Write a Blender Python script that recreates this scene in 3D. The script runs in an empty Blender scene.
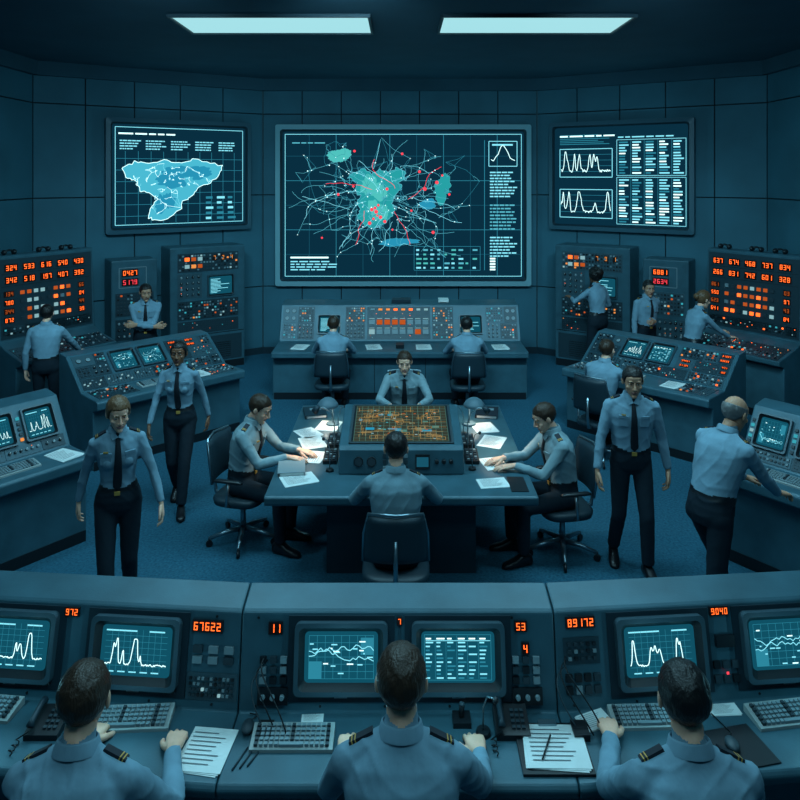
import bpy, math, random, bmesh
import numpy as np
from mathutils import Vector, Matrix, noise
V=Vector
rad=math.radians
scene=bpy.context.scene
coll=scene.collection
scene.view_settings.view_transform='Standard'

# ---------------------------------------------------------------- materials
MC={}
def mat(name,col,rough=.6,metal=0.,emit=None,es=0.,bump=0.,bs=40.,var=0.,vs=8.,stretch=None,spec=.4,sss=0):
    if name in MC: return MC[name]
    m=bpy.data.materials.new(name); m.use_nodes=True
    nt=m.node_tree; b=nt.nodes['Principled BSDF']
    b.inputs['Base Color'].default_value=(*col,1); b.inputs['Roughness'].default_value=rough
    b.inputs['Metallic'].default_value=metal
    b.inputs['Specular IOR Level'].default_value=spec
    if sss:
        b.inputs['Subsurface Weight'].default_value=sss; b.inputs['Subsurface Radius'].default_value=(1,.35,.2); b.inputs['Subsurface Scale'].default_value=.008
    if emit:
        b.inputs['Emission Color'].default_value=(*emit,1); b.inputs['Emission Strength'].default_value=es
    tc=nt.nodes.new('ShaderNodeTexCoord'); mp=nt.nodes.new('ShaderNodeMapping')
    nt.links.new(tc.outputs['Object'],mp.inputs[0])
    if stretch: mp.inputs['Scale'].default_value=stretch
    if var>0:
        n=nt.nodes.new('ShaderNodeTexNoise'); n.inputs['Scale'].default_value=vs; n.inputs['Detail'].default_value=4
        nt.links.new(mp.outputs[0],n.inputs['Vector'])
        r=nt.nodes.new('ShaderNodeValToRGB')
        r.color_ramp.elements[0].position=.3; r.color_ramp.elements[1].position=.7
        r.color_ramp.elements[0].color=(*[c*(1-var) for c in col],1)
        r.color_ramp.elements[1].color=(*[min(1,c*(1+var)) for c in col],1)
        nt.links.new(n.outputs['Fac'],r.inputs[0]); nt.links.new(r.outputs[0],b.inputs['Base Color'])
    if bump>0:
        n=nt.nodes.new('ShaderNodeTexNoise'); n.inputs['Scale'].default_value=bs; n.inputs['Detail'].default_value=3
        nt.links.new(mp.outputs[0],n.inputs['Vector'])
        bp=nt.nodes.new('ShaderNodeBump'); bp.inputs['Strength'].default_value=bump; bp.inputs['Distance'].default_value=.01
        nt.links.new(n.outputs['Fac'],bp.inputs['Height']); nt.links.new(bp.outputs[0],b.inputs['Normal'])
    MC[name]=m; return m
def em(name,col,es=1.): return mat(name,(0,0,0),.5,0,col,es,spec=0)

m_wall=mat('wall_paint',(.036,.135,.185),.7,bump=.15,bs=60,var=.14,vs=1.2)
m_seam=mat('wall_seam',(.004,.018,.028),.8)
m_ceil=mat('ceiling_paint',(.028,.085,.12),.85,var=.1,vs=1.5)
m_floor=mat('carpet_blue',(.028,.115,.175),.95,bump=.6,bs=260,var=.28,vs=45,spec=.1)
m_body=mat('console_steel',(.040,.110,.145),.42,.1,var=.16,vs=5,bump=.06,bs=120)
m_dark=mat('console_dark',(.014,.035,.05),.5,.1,var=.1,vs=5)
m_plate=mat('panel_plate',(.045,.095,.12),.45,.2)
m_plate2=mat('panel_plate_dark',(.022,.05,.066),.45,.2)
m_black=mat('black_plastic',(.008,.012,.016),.4)
m_key=mat('key_grey',(.20,.27,.30),.5)
m_keyd=mat('key_dark',(.025,.045,.058),.5)
m_beige=mat('keyboard_case',(.34,.38,.38),.5)
m_chrome=mat('brushed_metal',(.25,.34,.39),.3,.9)
m_bezel=mat('screen_bezel',(.045,.085,.108),.35,.1)
m_sbz=mat('wall_screen_frame',(.24,.44,.50),.4,.0)
m_sbd=mat('wall_screen_frame_dark',(.05,.12,.16),.4,.0)
m_paper=mat('paper',(.74,.78,.77),.8,var=.04,vs=20)
m_ink=mat('ink',(.12,.14,.16),.8)
m_leather=mat('chair_leather',(.016,.036,.05),.45,bump=.1,bs=150)
m_glass=em('screen_dark',(.0028,.028,.052),1.)
m_glass2=em('screen_teal',(.005,.080,.125),1.)
m_line=em('trace_cyan',(.24,.80,.95),1.15)
m_linew=em('trace_white',(.65,1,1.),1.6)
m_mid=em('trace_mid',(.10,.50,.62),1.)
m_dim=em('trace_dim',(.025,.24,.34),1.)
m_grid=em('grid_dim',(.008,.085,.135),1.)
m_blob=em('map_teal',(.02,.36,.38),1.)
m_blobb=em('map_blue',(.02,.30,.48),1.)
m_blobc=em('map_cyan',(.07,.50,.66),1.)
m_blob2=em('map_teal_bright',(.08,.55,.52),1.)
m_red=em('lamp_red',(1.,.06,.09),1.3)
m_or=em('lamp_orange',(1.,.13,.02),2.3)
m_ord=em('lamp_orange_dim',(.60,.11,.02),.8)
m_am=em('lamp_amber',(1.,.34,.08),.9)
m_wh=em('lamp_white',(.40,.75,.82),.6)
m_te=em('lamp_teal',(.05,.45,.55),.8)
m_segbg=mat('display_black',(.03,.006,.004),.3)
m_navy=mat('uniform_navy',(.010,.015,.025),.7)
m_gold=mat('gold_braid',(.75,.42,.10),.4,.4)

# ---------------------------------------------------------------- mesh builder
class MB:
    def __init__(s): s.v=[];s.f=[];s.m=[];s.s=[];s.mats=[];s.T=Matrix.Identity(4)
    def mi(s,m):
        if m not in s.mats: s.mats.append(m)
        return s.mats.index(m)
    def add(s,vs,fs,m,smooth=False):
        o=len(s.v); T=s.T
        s.v+= [tuple(T@V(p)) for p in vs]
        k=s.mi(m)
        for f in fs:
            s.f.append([i+o for i in f]); s.m.append(k); s.s.append(smooth)
    def box(s,c,d,m,rz=0,R=None):
        x,y,z=d[0]/2,d[1]/2,d[2]/2
        vs=[V((a*x,b*y,e*z)) for a in(-1,1) for b in(-1,1) for e in(-1,1)]
        if rz: R=Matrix.Rotation(rad(rz),3,'Z')
        if R is not None: vs=[R@p for p in vs]
        c=V(c); vs=[p+c for p in vs]
        s.add(vs,[(0,1,3,2),(4,6,7,5),(0,4,5,1),(2,3,7,6),(0,2,6,4),(1,5,7,3)],m)
    def rect(s,x,y,w,h,z,m): s.add([(x,y,z),(x+w,y,z),(x+w,y+h,z),(x,y+h,z)],[(0,1,2,3)],m)
    def line(s,x0,y0,x1,y1,t,z,m):
        dx,dy=x1-x0,y1-y0; L=math.hypot(dx,dy) or 1e-6; nx,ny=-dy/L*t/2,dx/L*t/2
        s.add([(x0-nx,y0-ny,z),(x1-nx,y1-ny,z),(x1+nx,y1+ny,z),(x0+nx,y0+ny,z)],[(0,1,2,3)],m)
    def poly(s,pts,z,m): s.add([(x,y,z) for x,y in pts],[list(range(len(pts)))],m)
    def frame(s,x,y,w,h,t,z,m):
        s.line(x,y,x+w,y,t,z,m);s.line(x,y+h,x+w,y+h,t,z,m);s.line(x,y,x,y+h,t,z,m);s.line(x+w,y,x+w,y+h,t,z,m)
    def loft(s,rings,m,n=16,p=2.,smooth=True,cap=True):
        vs,fs=loft(rings,n,p,cap); s.add(vs,fs,m,smooth)
    def cyl(s,a,b,r0,r1,m,n=12,smooth=True):
        vs,fs=tube([a,b],[r0,r1],n)
        s.add(vs,fs[:-2],m,smooth)
        o=len(s.v)-len(vs)
        for f in fs[-2:]:
            s.f.append([i+o for i in f]); s.m.append(s.mi(m)); s.s.append(False)
    def tube(s,pts,r,m,n=8):
        rr=r if isinstance(r,(list,tuple)) else [r]*len(pts)
        vs,fs=tube(pts,rr,n); s.add(vs,fs,m,True)
    def ell(s,c,r,m,n=14,k=9):
        vs,fs=ellipsoid(c,r,n,k); s.add(vs,fs,m,True)
    def prism(s,poly,x0,x1,m,yo=(0,0)):
        n=len(poly)
        vs=[(x0,y+yo[0],z) for y,z in poly]+[(x1,y+yo[1],z) for y,z in poly]
        fs=[(i,i+n,(i+1)%n+n,(i+1)%n) for i in range(n)]+[list(range(n)),list(range(2*n-1,n-1,-1))]
        s.add(vs,fs,m)
    def obj(s,name,parent=None,bevel=0,loc=None,rz=0):
        me=bpy.data.meshes.new(name); me.from_pydata(s.v,[],s.f)
        for m in s.mats: me.materials.append(m)
        me.polygons.foreach_set('material_index',s.m); me.polygons.foreach_set('use_smooth',s.s)
        me.update()
        ob=bpy.data.objects.new(name,me); coll.objects.link(ob)
        if parent: ob.parent=parent
        if loc is not None: ob.location=loc
        if rz: ob.rotation_euler[2]=rad(rz)
        if bevel:
            b=ob.modifiers.new('bev','BEVEL'); b.width=bevel; b.segments=2; b.limit_method='ANGLE'; b.angle_limit=rad(40)
        return ob
def loft(rings,n=16,p=2.,cap=True):
    vs=[];fs=[]
    for c,ax,ay in rings:
        for i in range(n):
            t=2*math.pi*i/n; ct,st=math.cos(t),math.sin(t)
            a=math.copysign(abs(ct)**(2/p),ct); b=math.copysign(abs(st)**(2/p),st)
            vs.append(V(c)+V(ax)*a+V(ay)*b)
    for j in range(len(rings)-1):
        for i in range(n):
            a=j*n+i;b=j*n+(i+1)%n; fs.append((a,b,b+n,a+n))
    if cap:
        fs.append(list(range(n-1,-1,-1))); fs.append(list(range((len(rings)-1)*n,len(rings)*n)))
    return vs,fs
def perp(d):
    d=V(d).normalized(); u=V((0,0,1)) if abs(d.z)<.9 else V((1,0,0))
    x=u.cross(d).normalized(); return x,d.cross(x)
def tube(pts,rr,n=12):
    pts=[V(p) for p in pts]; rings=[]
    px=None
    for i,p in enumerate(pts):
        d=(pts[min(i+1,len(pts)-1)]-pts[max(i-1,0)]).normalized()
        if px is None: px,_=perp(d)
        px=(px-d*px.dot(d)).normalized(); py=d.cross(px)
        rings.append((p,px*rr[i],py*rr[i]))
    return loft(rings,n)
def ellipsoid(c,r,n=16,k=10,R=None):
    c=V(c);vs=[];fs=[]
    for j in range(1,k):
        a=math.pi*j/k
        for i in range(n):
            t=2*math.pi*i/n
            p=V((r[0]*math.sin(a)*math.cos(t),r[1]*math.sin(a)*math.sin(t),r[2]*math.cos(a)))
            if R is not None: p=R@p
            vs.append(c+p)
    tp=V((0,0,r[2]));bt=-tp
    if R is not None: tp=R@tp;bt=R@bt
    vs.append(c+tp);vs.append(c+bt);T=len(vs)-2
    for j in range(k-2):
        for i in range(n):
            a=j*n+i;b=j*n+(i+1)%n; fs.append((a,a+n,b+n,b))
    for i in range(n):
        fs.append((T,i,(i+1)%n)); o=(k-2)*n; fs.append((T+1,o+(i+1)%n,o+i))
    return vs,fs
def caps(a,b,r0,r1,n=14):
    return [tube([a,b],[r0,r1],n),ellipsoid(a,(r0,)*3,n,8),ellipsoid(b,(r1,)*3,n,8)]
def frameM(o,yaw=0,tilt=0):
    y=rad(yaw);a=rad(tilt)
    x=V((math.cos(y),math.sin(y),0)); n0=V((math.sin(y),-math.cos(y),0)); up=V((0,0,1))
    u=-n0*math.sin(a)+up*math.cos(a); n=n0*math.cos(a)+up*math.sin(a)
    M=Matrix.Identity(4)
    for i in range(3): M[i][0]=x[i];M[i][1]=u[i];M[i][2]=n[i];M[i][3]=o[i]
    return M
def empty(name,loc=(0,0,0),yaw=0):
    e=bpy.data.objects.new(name,None); coll.objects.link(e); e.location=loc; e.rotation_euler[2]=rad(yaw); e.empty_display_size=.2
    return e

# ---------------------------------------------------------------- instruments
SEG={'0':'abcdef','1':'bc','2':'abged','3':'abgcd','4':'fgbc','5':'afgcd','6':'afgedc','7':'abc','8':'abcdefg','9':'abcdfg'}
def seg7(B,x,y,h,txt,m,z):
    w=h*.55;t=h*.16
    S={'a':(0,h-t,w,t),'d':(0,0,w,t),'g':(0,h/2-t/2,w,t),'b':(w-t,h/2,t,h/2),'c':(w-t,0,t,h/2),'f':(0,h/2,t,h/2),'e':(0,0,t,h/2)}
    for ch in txt:
        for q in SEG[ch]:
            a=S[q]; B.rect(x+a[0]+t*.1,y+a[1]+t*.1,a[2]-t*.2,a[3]-t*.2,z,m)
        x+=w*1.4
def display(B,x,y,n,h,rng,m=None):
    w=h*.55*1.4*n+h*.3
    B.box((x+w/2,y+h/2,.006),(w,h*1.5,.012),m_black)
    B.rect(x+h*.05,y-h*.15,w-h*.1,h*1.3,.0125,m_segbg)
    seg7(B,x+h*.25,y,h,''.join(rng.choice('0123456789') for _ in range(n)),m or m_or,.0145)
    return w
def rr(x,y,w,h,r,n=4):
    P=[]
    for cx,cy,a in((x+w-r,y+h-r,0),(x+r,y+h-r,90),(x+r,y+r,180),(x+w-r,y+r,270)):
        for i in range(n+1):
            t=rad(a+90*i/n); P.append((cx+r*math.cos(t),cy+r*math.sin(t)))
    return P
def crt(B,x,y,w,h,kind,rng,bz=.03,dep=.035,bm=None):
    bm=bm or m_bezel
    out=rr(x-bz,y-bz,w+2*bz,h+2*bz,bz*.6); o2=rr(x-bz*.55,y-bz*.55,w+1.1*bz,h+1.1*bz,bz*.6); inn=rr(x,y,w,h,min(w,h)*.09)
    n=len(out)
    vs=[(a,b,0) for a,b in out]+[(a,b,dep) for a,b in out]+[(a,b,dep) for a,b in o2]+[(a,b,.010) for a,b in inn]
    fs=[]
    for k in range(3):
        for i in range(n): fs.append((k*n+i,k*n+(i+1)%n,(k+1)*n+(i+1)%n,(k+1)*n+i))
    B.add(vs,fs[:2*n],bm); B.add(vs,fs[2*n:],m_black)
    B.poly(inn,.0105,m_glass2)
    gfx(B,x+w*.06,y+h*.08,w*.88,h*.84,kind,rng,.0125)
def gfx(B,x,y,w,h,kind,rng,z):
    t=max(w,h)*.010
    if kind in('wave','wave2'):
        for i in range(1,10): B.line(x+w*i/10,y,x+w*i/10,y+h,t*.5,z,m_dim)
        for i in range(1,7): B.line(x,y+h*i/7,x+w,y+h*i/7,t*.5,z,m_dim)
        for k in range(1 if kind=='wave' else 2):
            base=y+h*(.12+.40*k); amp=h*(.66 if kind=='wave' else .36); P=[]
            pk=[(rng.uniform(.05,.95),rng.uniform(.35,1),rng.uniform(.012,.04)) for _ in range(8)]
            for i in range(80):
                u=i/79; v=.06+.07*rng.random()+sum(a*math.exp(-((u-c)/s)**2)*.8 for c,a,s in pk)
                P.append((x+w*u,base+amp*min(v,1)))
            for a,b in zip(P,P[1:]): B.line(*a,*b,t*1.3,z+.001,m_linew)
        B.rect(x,y+h*.95,w*.5,h*.035,z,m_line); B.rect(x+w*.7,y+h*.95,w*.25,h*.035,z,m_line)
        for k in range(5): B.rect(x+w*.05+k*w*.18,y-.01*h,w*.12,h*.03,z,m_line)
    elif kind=='grid':
        for i in range(0,9): B.line(x+w*i/8,y,x+w*i/8,y+h,t*.6,z,m_dim)
        for i in range(0,7): B.line(x,y+h*i/6,x+w,y+h*i/6,t*.6,z,m_dim)
        B.rect(x,y,w*.2,h*.4,z+.0005,m_dim); B.rect(x+w*.8,y+h*.55,w*.2,h*.4,z+.0005,m_dim)
        for k in range(2):
            px,py=x,y+h*rng.uniform(.3,.7)
            for i in range(22):
                nx=px+w/22; ny=min(max(py+h*rng.uniform(-.09,.09),y),y+h); B.line(px,py,nx,ny,t*1.2,z+.001,m_line); px,py=nx,ny
        for k in range(16): B.rect(x+w*rng.uniform(0,.9),y+h*rng.uniform(0,.9),w*rng.uniform(.02,.1),h*.03,z+.001,m_linew if k%3==0 else m_line)
    elif kind=='table':
        for c in range(6):
            for r in range(11):
                if rng.random()<.85: B.rect(x+w*c/6,y+h*r/11,w*rng.uniform(.05,.13),h*.035,z,rng.choice([m_line,m_dim,m_line]) if r<10 else m_linew)
        for i in range(1,6): B.line(x+w*i/6-w*.02,y,x+w*i/6-w*.02,y+h,t*.5,z,m_dim)
        B.line(x,y+h*.88,x+w,y+h*.88,t,z,m_line); B.frame(x-w*.02,y-h*.03,w*1.03,h*1.05,t*.7,z,m_dim)
    elif kind=='map':
        blob(B,x+w*.5,y+h*.5,w*.3,h*.35,rng,z-.0005,m_blobb)
        graph(B,x+w*.5,y+h*.5,w*.22,h*.22,60,rng,z+.0005,t*.8,(x,y,x+w,y+h))
        B.frame(x,y,w,h,t,z,m_dim)
    elif kind=='text':
        for r in range(11): B.rect(x,y+h*r/11,w*rng.uniform(.3,.98),h*.035,z,m_line)
def blob(B,cx,cy,rx,ry,rng,z,m,n=64,j=.22,edge=True):
    ph=[rng.uniform(0,6.28) for _ in range(6)]
    P=[]
    for i in range(n):
        t=2*math.pi*i/n; r=1+sum(j/(k+1)*math.sin((k+2)*t*(1+k//3)+ph[k]) for k in range(6))+rng.uniform(-.06,.06)
        P.append((cx+rx*r*math.cos(t),cy+ry*r*math.sin(t)))
    vs=[(cx,cy,z)]+[(a,b,z) for a,b in P]
    B.add(vs,[(0,i+1,(i+1)%n+1) for i in range(n)],m)
    if edge:
        for a,b in zip(P,P[1:]+P[:1]): B.line(*a,*b,min(rx,ry)*.022,z+.0006,m_mid)
def graph(B,cx,cy,sx,sy,n,rng,z,t,bb,mm=None,dots=.25):
    N=[]
    while len(N)<n:
        x=rng.gauss(cx,sx);y=rng.gauss(cy,sy)
        if bb[0]<x<bb[2] and bb[1]<y<bb[3]: N.append((x,y))
    mm=mm or [m_line,m_mid,m_dim,m_mid]
    for i,a in enumerate(N):
        ds=sorted(range(n),key=lambda j:(N[j][0]-a[0])**2+(N[j][1]-a[1])**2)[1:rng.choice([2,3,3,4])]
        for j in ds:
            b=N[j]; m=rng.choice(mm); c=((a[0]+b[0])/2+rng.uniform(-.08,.08)*sx,(a[1]+b[1])/2+rng.uniform(-.08,.08)*sy)
            B.line(*a,*c,t,z,m);B.line(*c,*b,t,z,m)
        if rng.random()<dots: q=t*rng.uniform(1,2); B.rect(a[0]-q,a[1]-q,2*q,2*q,z+.0005,m_linew)
def roads(B,cx,cy,rx,ry,rng,z,t,k,m,steps=20,wob=.45,bb=None):
    for i in range(k):
        a=2*math.pi*i/k+rng.uniform(-.3,.3); st=rng.uniform(.1,.45)
        px,py=cx+math.cos(a)*rx*st,cy+math.sin(a)*ry*st
        a+=rng.uniform(-.9,.9)
        for s_ in range(rng.randint(steps//2,steps)):
            a+=rng.uniform(-wob,wob); nx=px+math.cos(a)*rx/steps; ny=py+math.sin(a)*ry/steps
            if abs(nx-cx)>rx or abs(ny-cy)>ry: break
            if bb and not(bb[0]<nx<bb[2] and bb[1]<ny<bb[3]): break
            B.line(px,py,nx,ny,t,z,m)
            if rng.random()<.08: B.rect(nx-t*1.3,ny-t*1.3,t*2.6,t*2.6,z+.0005,m_linew)
            px,py=nx,ny
def module(B,x,y,w,h,kind,rng,c=.034,lit=.25,cols=None):
    cols=cols or [m_or,m_ord,m_ord,m_am,m_wh,m_wh,m_te,m_te]
    B.box((x+w/2,y+h/2,.003),(w-.008,h-.008,.006),rng.choice([m_plate,m_plate2]))
    px,py,pw,ph=x+.015,y+.015,w-.03,h-.03
    if pw<=0 or ph<=0: return
    def grid(cc):
        nx=max(1,int(pw/cc));ny=max(1,int(ph/cc))
        for j in range(ny):
            for i in range(nx): yield px+pw*(i+.5)/nx,py+ph*(j+.5)/ny
    if kind=='btns':
        for a,b in grid(c):
            l=rng.random()<lit
            B.box((a,b,.010),(c*.60,c*.55,.012),rng.choice(cols) if l else rng.choice([m_keyd,m_key,m_keyd,m_black]))
    elif kind=='knobs':
        for a,b in grid(c*1.6):
            B.cyl((a,b,.005),(a,b,.026),c*.45,c*.36,rng.choice([m_black,m_keyd,m_key]),10)
            B.box((a,b+c*.2,.027),(c*.09,c*.36,.003),m_paper)
            if rng.random()<.3: B.rect(a-c*.1,b+c*.6,c*.22,c*.18,.0075,rng.choice(cols))
    elif kind=='leds':
        for a,b in grid(c*.8):
            if rng.random()<.7: B.box((a,b,.008),(c*.26,c*.26,.006),rng.choice(cols) if rng.random()<lit*1.4 else m_keyd)
    elif kind=='seg':
        hh=c*.8; ny=max(1,int(ph/(hh*2.4)))
        for j in range(ny):
            n=max(1,int((pw-hh*.3)/(hh*.77))); n=min(n,5)
            ww=hh*.77*n+hh*.3
            display(B,px+(pw-ww)/2,py+ph*(j+.5)/ny-hh/2,n,hh,rng)
    elif kind=='gauge':
        for a,b in grid(c*2.4):
            B.cyl((a,b,.004),(a,b,.014),c*.95,c*.95,m_black,16); B.cyl((a,b,.012),(a,b,.0145),c*.8,c*.8,m_key,16)
            t=rng.uniform(.5,2.6); B.line(a,b,a+c*.7*math.cos(t),b+c*.7*math.sin(t),c*.08,.016,m_black)
    elif kind=='slide':
        nx=max(1,int(pw/(c*.9)))
        for i in range(nx):
            a=px+pw*(i+.5)/nx; B.box((a,py+ph/2,.007),(c*.12,ph*.9,.003),m_black)
            B.box((a,py+ph*rng.uniform(.15,.85),.014),(c*.5,c*.35,.014),rng.choice([m_key,m_black,m_wh]))
def fill(B,x,y,w,h,rng,kinds,mw=.26,rows=1,c=.034,lit=.25,cols=None):
    for r in range(rows):
        hh=h/rows; yy=y+r*hh; xx=x
        while xx<x+w-.03:
            ww=min(mw*rng.uniform(.7,1.3),x+w-xx)
            if x+w-(xx+ww)<mw*.45: ww=x+w-xx
            module(B,xx,yy,ww,hh,rng.choice(kinds),rng,c,lit,cols); xx+=ww
def keyboard(B,cx,cy,z,w,rz,rng,d=.15):
    T0=B.T.copy(); B.T=T0@Matrix.Translation((cx,cy,z))@Matrix.Rotation(rad(rz),4,'Z')
    B.prism([(-d/2,0),(-d/2,.014),(d/2,.034),(d/2,0)],-w/2,w/2,m_beige)
    nx=int(w*.92/.021); sl=.02/d
    for r in range(5):
        for i in range(nx):
            if r==0 and nx*.3<i<nx*.6: continue
            yy=-d*.36+r*d*.17
            B.box((-w*.46+(i+.5)*w*.92/nx,yy,.014+(yy+d/2)*sl+.007),(.015,.016,.012),m_key if i%7 else m_keyd)
        if r==0: B.box((-w*.01,-d*.36,.014+d*.14*sl+.006),(w*.28,.017,.012),m_key)
    B.T=T0
def paper(B,cx,cy,z,w,h,rz,lines=True,n=3):
    T0=B.T.copy(); B.T=T0@Matrix.Translation((cx,cy,z))
    for k in range(n):
        B.box((k*.004,k*.003,.002+.0022*k),(w,h,.002),m_paper,rz=rz+k*2-2)
    if lines:
        B.T=B.T@Matrix.Rotation(rad(rz+2*n-4),4,'Z')
        for i in range(8): B.rect(-w*.4,h*.38-i*h*.1,w*(.55+.25*((i*7)%4)/4),h*.018,.0055+.0022*(n-1),m_ink)
    B.T=T0

# ---------------------------------------------------------------- room shell
ZC=5.1
def wall(name,A,Bp,pw=1.05):
    A=V((*A,0));Bp=V((*Bp,0)); d=Bp-A; L=d.length; yaw=math.degrees(math.atan2(d.y,d.x))
    B=MB(); B.T=frameM(A,yaw,0)
    B.box((L/2,ZC/2,-.11),(L,ZC,.14),m_seam)
    n=max(1,round(L/pw)); zs=[.0,1.25,2.95,4.45,ZC]
    for i in range(n):
        for a,b in zip(zs,zs[1:]):
            B.box((L*(i+.5)/n,(a+b)/2,-.02),(L/n-.02,b-a-.02,.04),m_wall)
    return B.obj(name)
wall('wall_back',(-2.55,13.4),(2.55,13.4),.75)
wall('wall_back_left',(-5.75,11.27),(-2.55,13.4),.75)
wall('wall_back_right',(2.55,13.4),(5.75,11.27),.75)
wall('wall_left',(-5.75,-1.6),(-5.75,11.27),1.1)
wall('wall_right',(5.75,11.27),(5.75,-1.6),1.1)
wall('wall_front',(5.75,-1.6),(-5.75,-1.6),1.3)
out=[(-5.75,-1.6),(5.75,-1.6),(5.75,11.27),(2.55,13.4),(-2.55,13.4),(-5.75,11.27)]
B=MB()
B.add([(x,y,0) for x,y in out]+[(x,y,-.1) for x,y in out],[list(range(6)),list(range(11,5,-1))]+[(i,i+6,(i+1)%6+6,(i+1)%6) for i in range(6)],m_floor); B.obj('floor')
B=MB(); B.add([(x,y,ZC) for x,y in out]+[(x,y,ZC+.1) for x,y in out],[list(range(5,-1,-1)),list(range(6,12))]+[(i,(i+1)%6,(i+1)%6+6,i+6) for i in range(6)],m_ceil); B.obj('ceiling')
segs=[('back',(-2.55,13.4),(2.55,13.4)),('back_left',(-5.75,11.27),(-2.55,13.4)),('back_right',(2.55,13.4),(5.75,11.27)),('left',(-5.75,-1.6),(-5.75,11.27)),('right',(5.75,11.27),(5.75,-1.6))]
for i,(nm,a,b) in enumerate(segs):
    d=V((*b,0))-V((*a,0)); L=d.length; yaw=math.degrees(math.atan2(d.y,d.x))
    B=MB();B.T=frameM((*a,0),yaw); B.box((L/2,.06,.012),(L,.12,.024),m_dark); B.obj('baseboard_'+nm)
    B=MB();B.T=frameM((*a,0),yaw); B.box((L/2,ZC-.11,.05),(L,.22,.10),m_ceil); B.obj('trim_%d'%(i+1))

m_panel=em('luminaire_diffuser',(.40,.80,.86),.95)
LC=(.36,.80,1.)
def luminaire(cx,cy,w,d,power=0,tilt=0):
    e=empty('ceiling_light_panel',(cx,cy,ZC))
    B=MB()
    for sx,sy,bw,bd in((0,d/2+.015,w+.06,.03),(0,-d/2-.015,w+.06,.03),(w/2+.015,0,.03,d),(-w/2-.015,0,.03,d)):
        B.box((sx,sy,-.02),(bw,bd,.04),m_dark)
    B.obj('housing',e)
    B=MB();B.box((0,0,-.012),(w,d,.02),m_panel);B.obj('diffuser',e)
    if power:  # area light only in the panels added out of view
        l=bpy.data.lights.new('added_area_light','AREA');l.shape='RECTANGLE';l.size=w;l.size_y=d;l.energy=power;l.color=LC
        o=bpy.data.objects.new('added_area_light',l);coll.objects.link(o);o.parent=e;o.location=(0,0,-.07);o.rotation_euler[0]=rad(tilt)
luminaire(-1.46,8.48,2.20,.93); luminaire(1.55,8.48,2.12,.93)
for cx in(-1.46,1.55):  # extra panels added out of view, to light the room
    luminaire(cx,6.0,2.2,.85,100,0)
    luminaire(cx,3.6,2.2,.85,22)
    luminaire(cx,1.2,2.2,.85,28)
def spot(name,loc,tgt,power,ang=60,col=LC,size=.2,blend=.8):
    l=bpy.data.lights.new(name,'SPOT');l.energy=power;l.spot_size=rad(ang);l.spot_blend=blend;l.color=col;l.shadow_soft_size=size
    o=bpy.data.objects.new(name,l);coll.objects.link(o);o.location=loc
    o.rotation_euler=(V(tgt)-V(loc)).to_track_quat('-Z','Y').to_euler()
    return o
def added_spot(loc,tgt,power,ang):  # made-up spot fixture, added out of view to brighten back and sides
    e=empty('added_ceiling_spot',(0,0,0)); B=MB()
    d=(V(tgt)-V(loc)).normalized(); p=V(loc)
    B.cyl(p-d*.18,p-d*.02,.05,.08,m_dark,16); B.cyl((p.x,p.y,ZC),p-d*.12,.015,.015,m_dark,8); B.obj('added_can',e)
    o=spot('added_spot_lamp',loc,tgt,power,ang); o.parent=e
added_spot((-2.8,6.2,4.95),(-3.6,11,.8),330,70)
added_spot((2.8,6.2,4.95),(3.6,11,.8),330,70)
added_spot((0,6.2,4.95),(0,11.0,.9),300,66)
added_spot((-.5,6.2,4.95),(-.3,13.4,2.7),230,90)
added_spot((-2.0,5.8,4.95),(-4.2,12.2,2.9),190,75)
added_spot((2.0,5.8,4.95),(4.2,12.2,2.9),190,75)
added_spot((-3.6,5.4,4.95),(-3.0,7.4,0),150,80)
added_spot((3.6,5.4,4.95),(3.0,7.4,0),150,80)
def glow(name,p,e,col=(.25,.80,1.),par=None):
    l=bpy.data.lights.new(name,'POINT');l.energy=e;l.color=col;l.shadow_soft_size=0
    o=bpy.data.objects.new(name,l);coll.objects.link(o);o.location=p
    if par: o.parent=par

# ---------------------------------------------------------------- wall displays
def wall_display(name,o,yaw,w,h,fr,draw,fm,ge):
    e=empty(name,o,yaw)
    B=MB(); B.T=frameM((0,0,0),0,0)
    W,H=w/2,h/2; ow=rr(-W,-H,w,h,.04,3); iw=rr(-W+fr,-H+fr,w-2*fr,h-2*fr,.05,3); mw=rr(-W+fr*.7,-H+fr*.7,w-1.4*fr,h-1.4*fr,.05,3); n=len(ow)
    vs=[(a,b,.0) for a,b in ow]+[(a,b,.13) for a,b in ow]+[(a,b,.15) for a,b in mw]+[(a,b,.10) for a,b in iw]
    fs=[]
    for k in range(3):
        for i in range(n): fs.append((k*n+i,k*n+(i+1)%n,(k+1)*n+(i+1)%n,(k+1)*n+i))
    B.add(vs,fs[:2*n],fm); B.add(vs,fs[2*n:],m_dark)
    B.add([(a,b,0) for a,b in ow],[list(range(n))[::-1]],m_dark)
    B.obj('frame',e)
    B=MB();B.T=frameM((0,0,0),0,0); B.poly(iw,.101,m_glass); B.obj('screen_glass',e)
    B=MB();B.T=frameM((0,0,0),0,0)@Matrix.Translation((0,0,.104)); draw(B,w-2*fr,h-2*fr); B.obj('screen_graphics',e)
    glow('screen_glow',(0,-1.0,0),ge,par=e)
def textblock(B,x,y,w,h,rows,rng,m,z=0.002):
    rh=h/rows
    for r in range(rows):
        xx=x
        while xx<x+w*rng.uniform(.6,1.):
            ww=rng.uniform(.3,1.)*w*.22; ww=min(ww,x+w-xx); B.rect(xx,y+r*rh,ww,rh*.42,z,m); xx+=ww+w*.03
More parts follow.
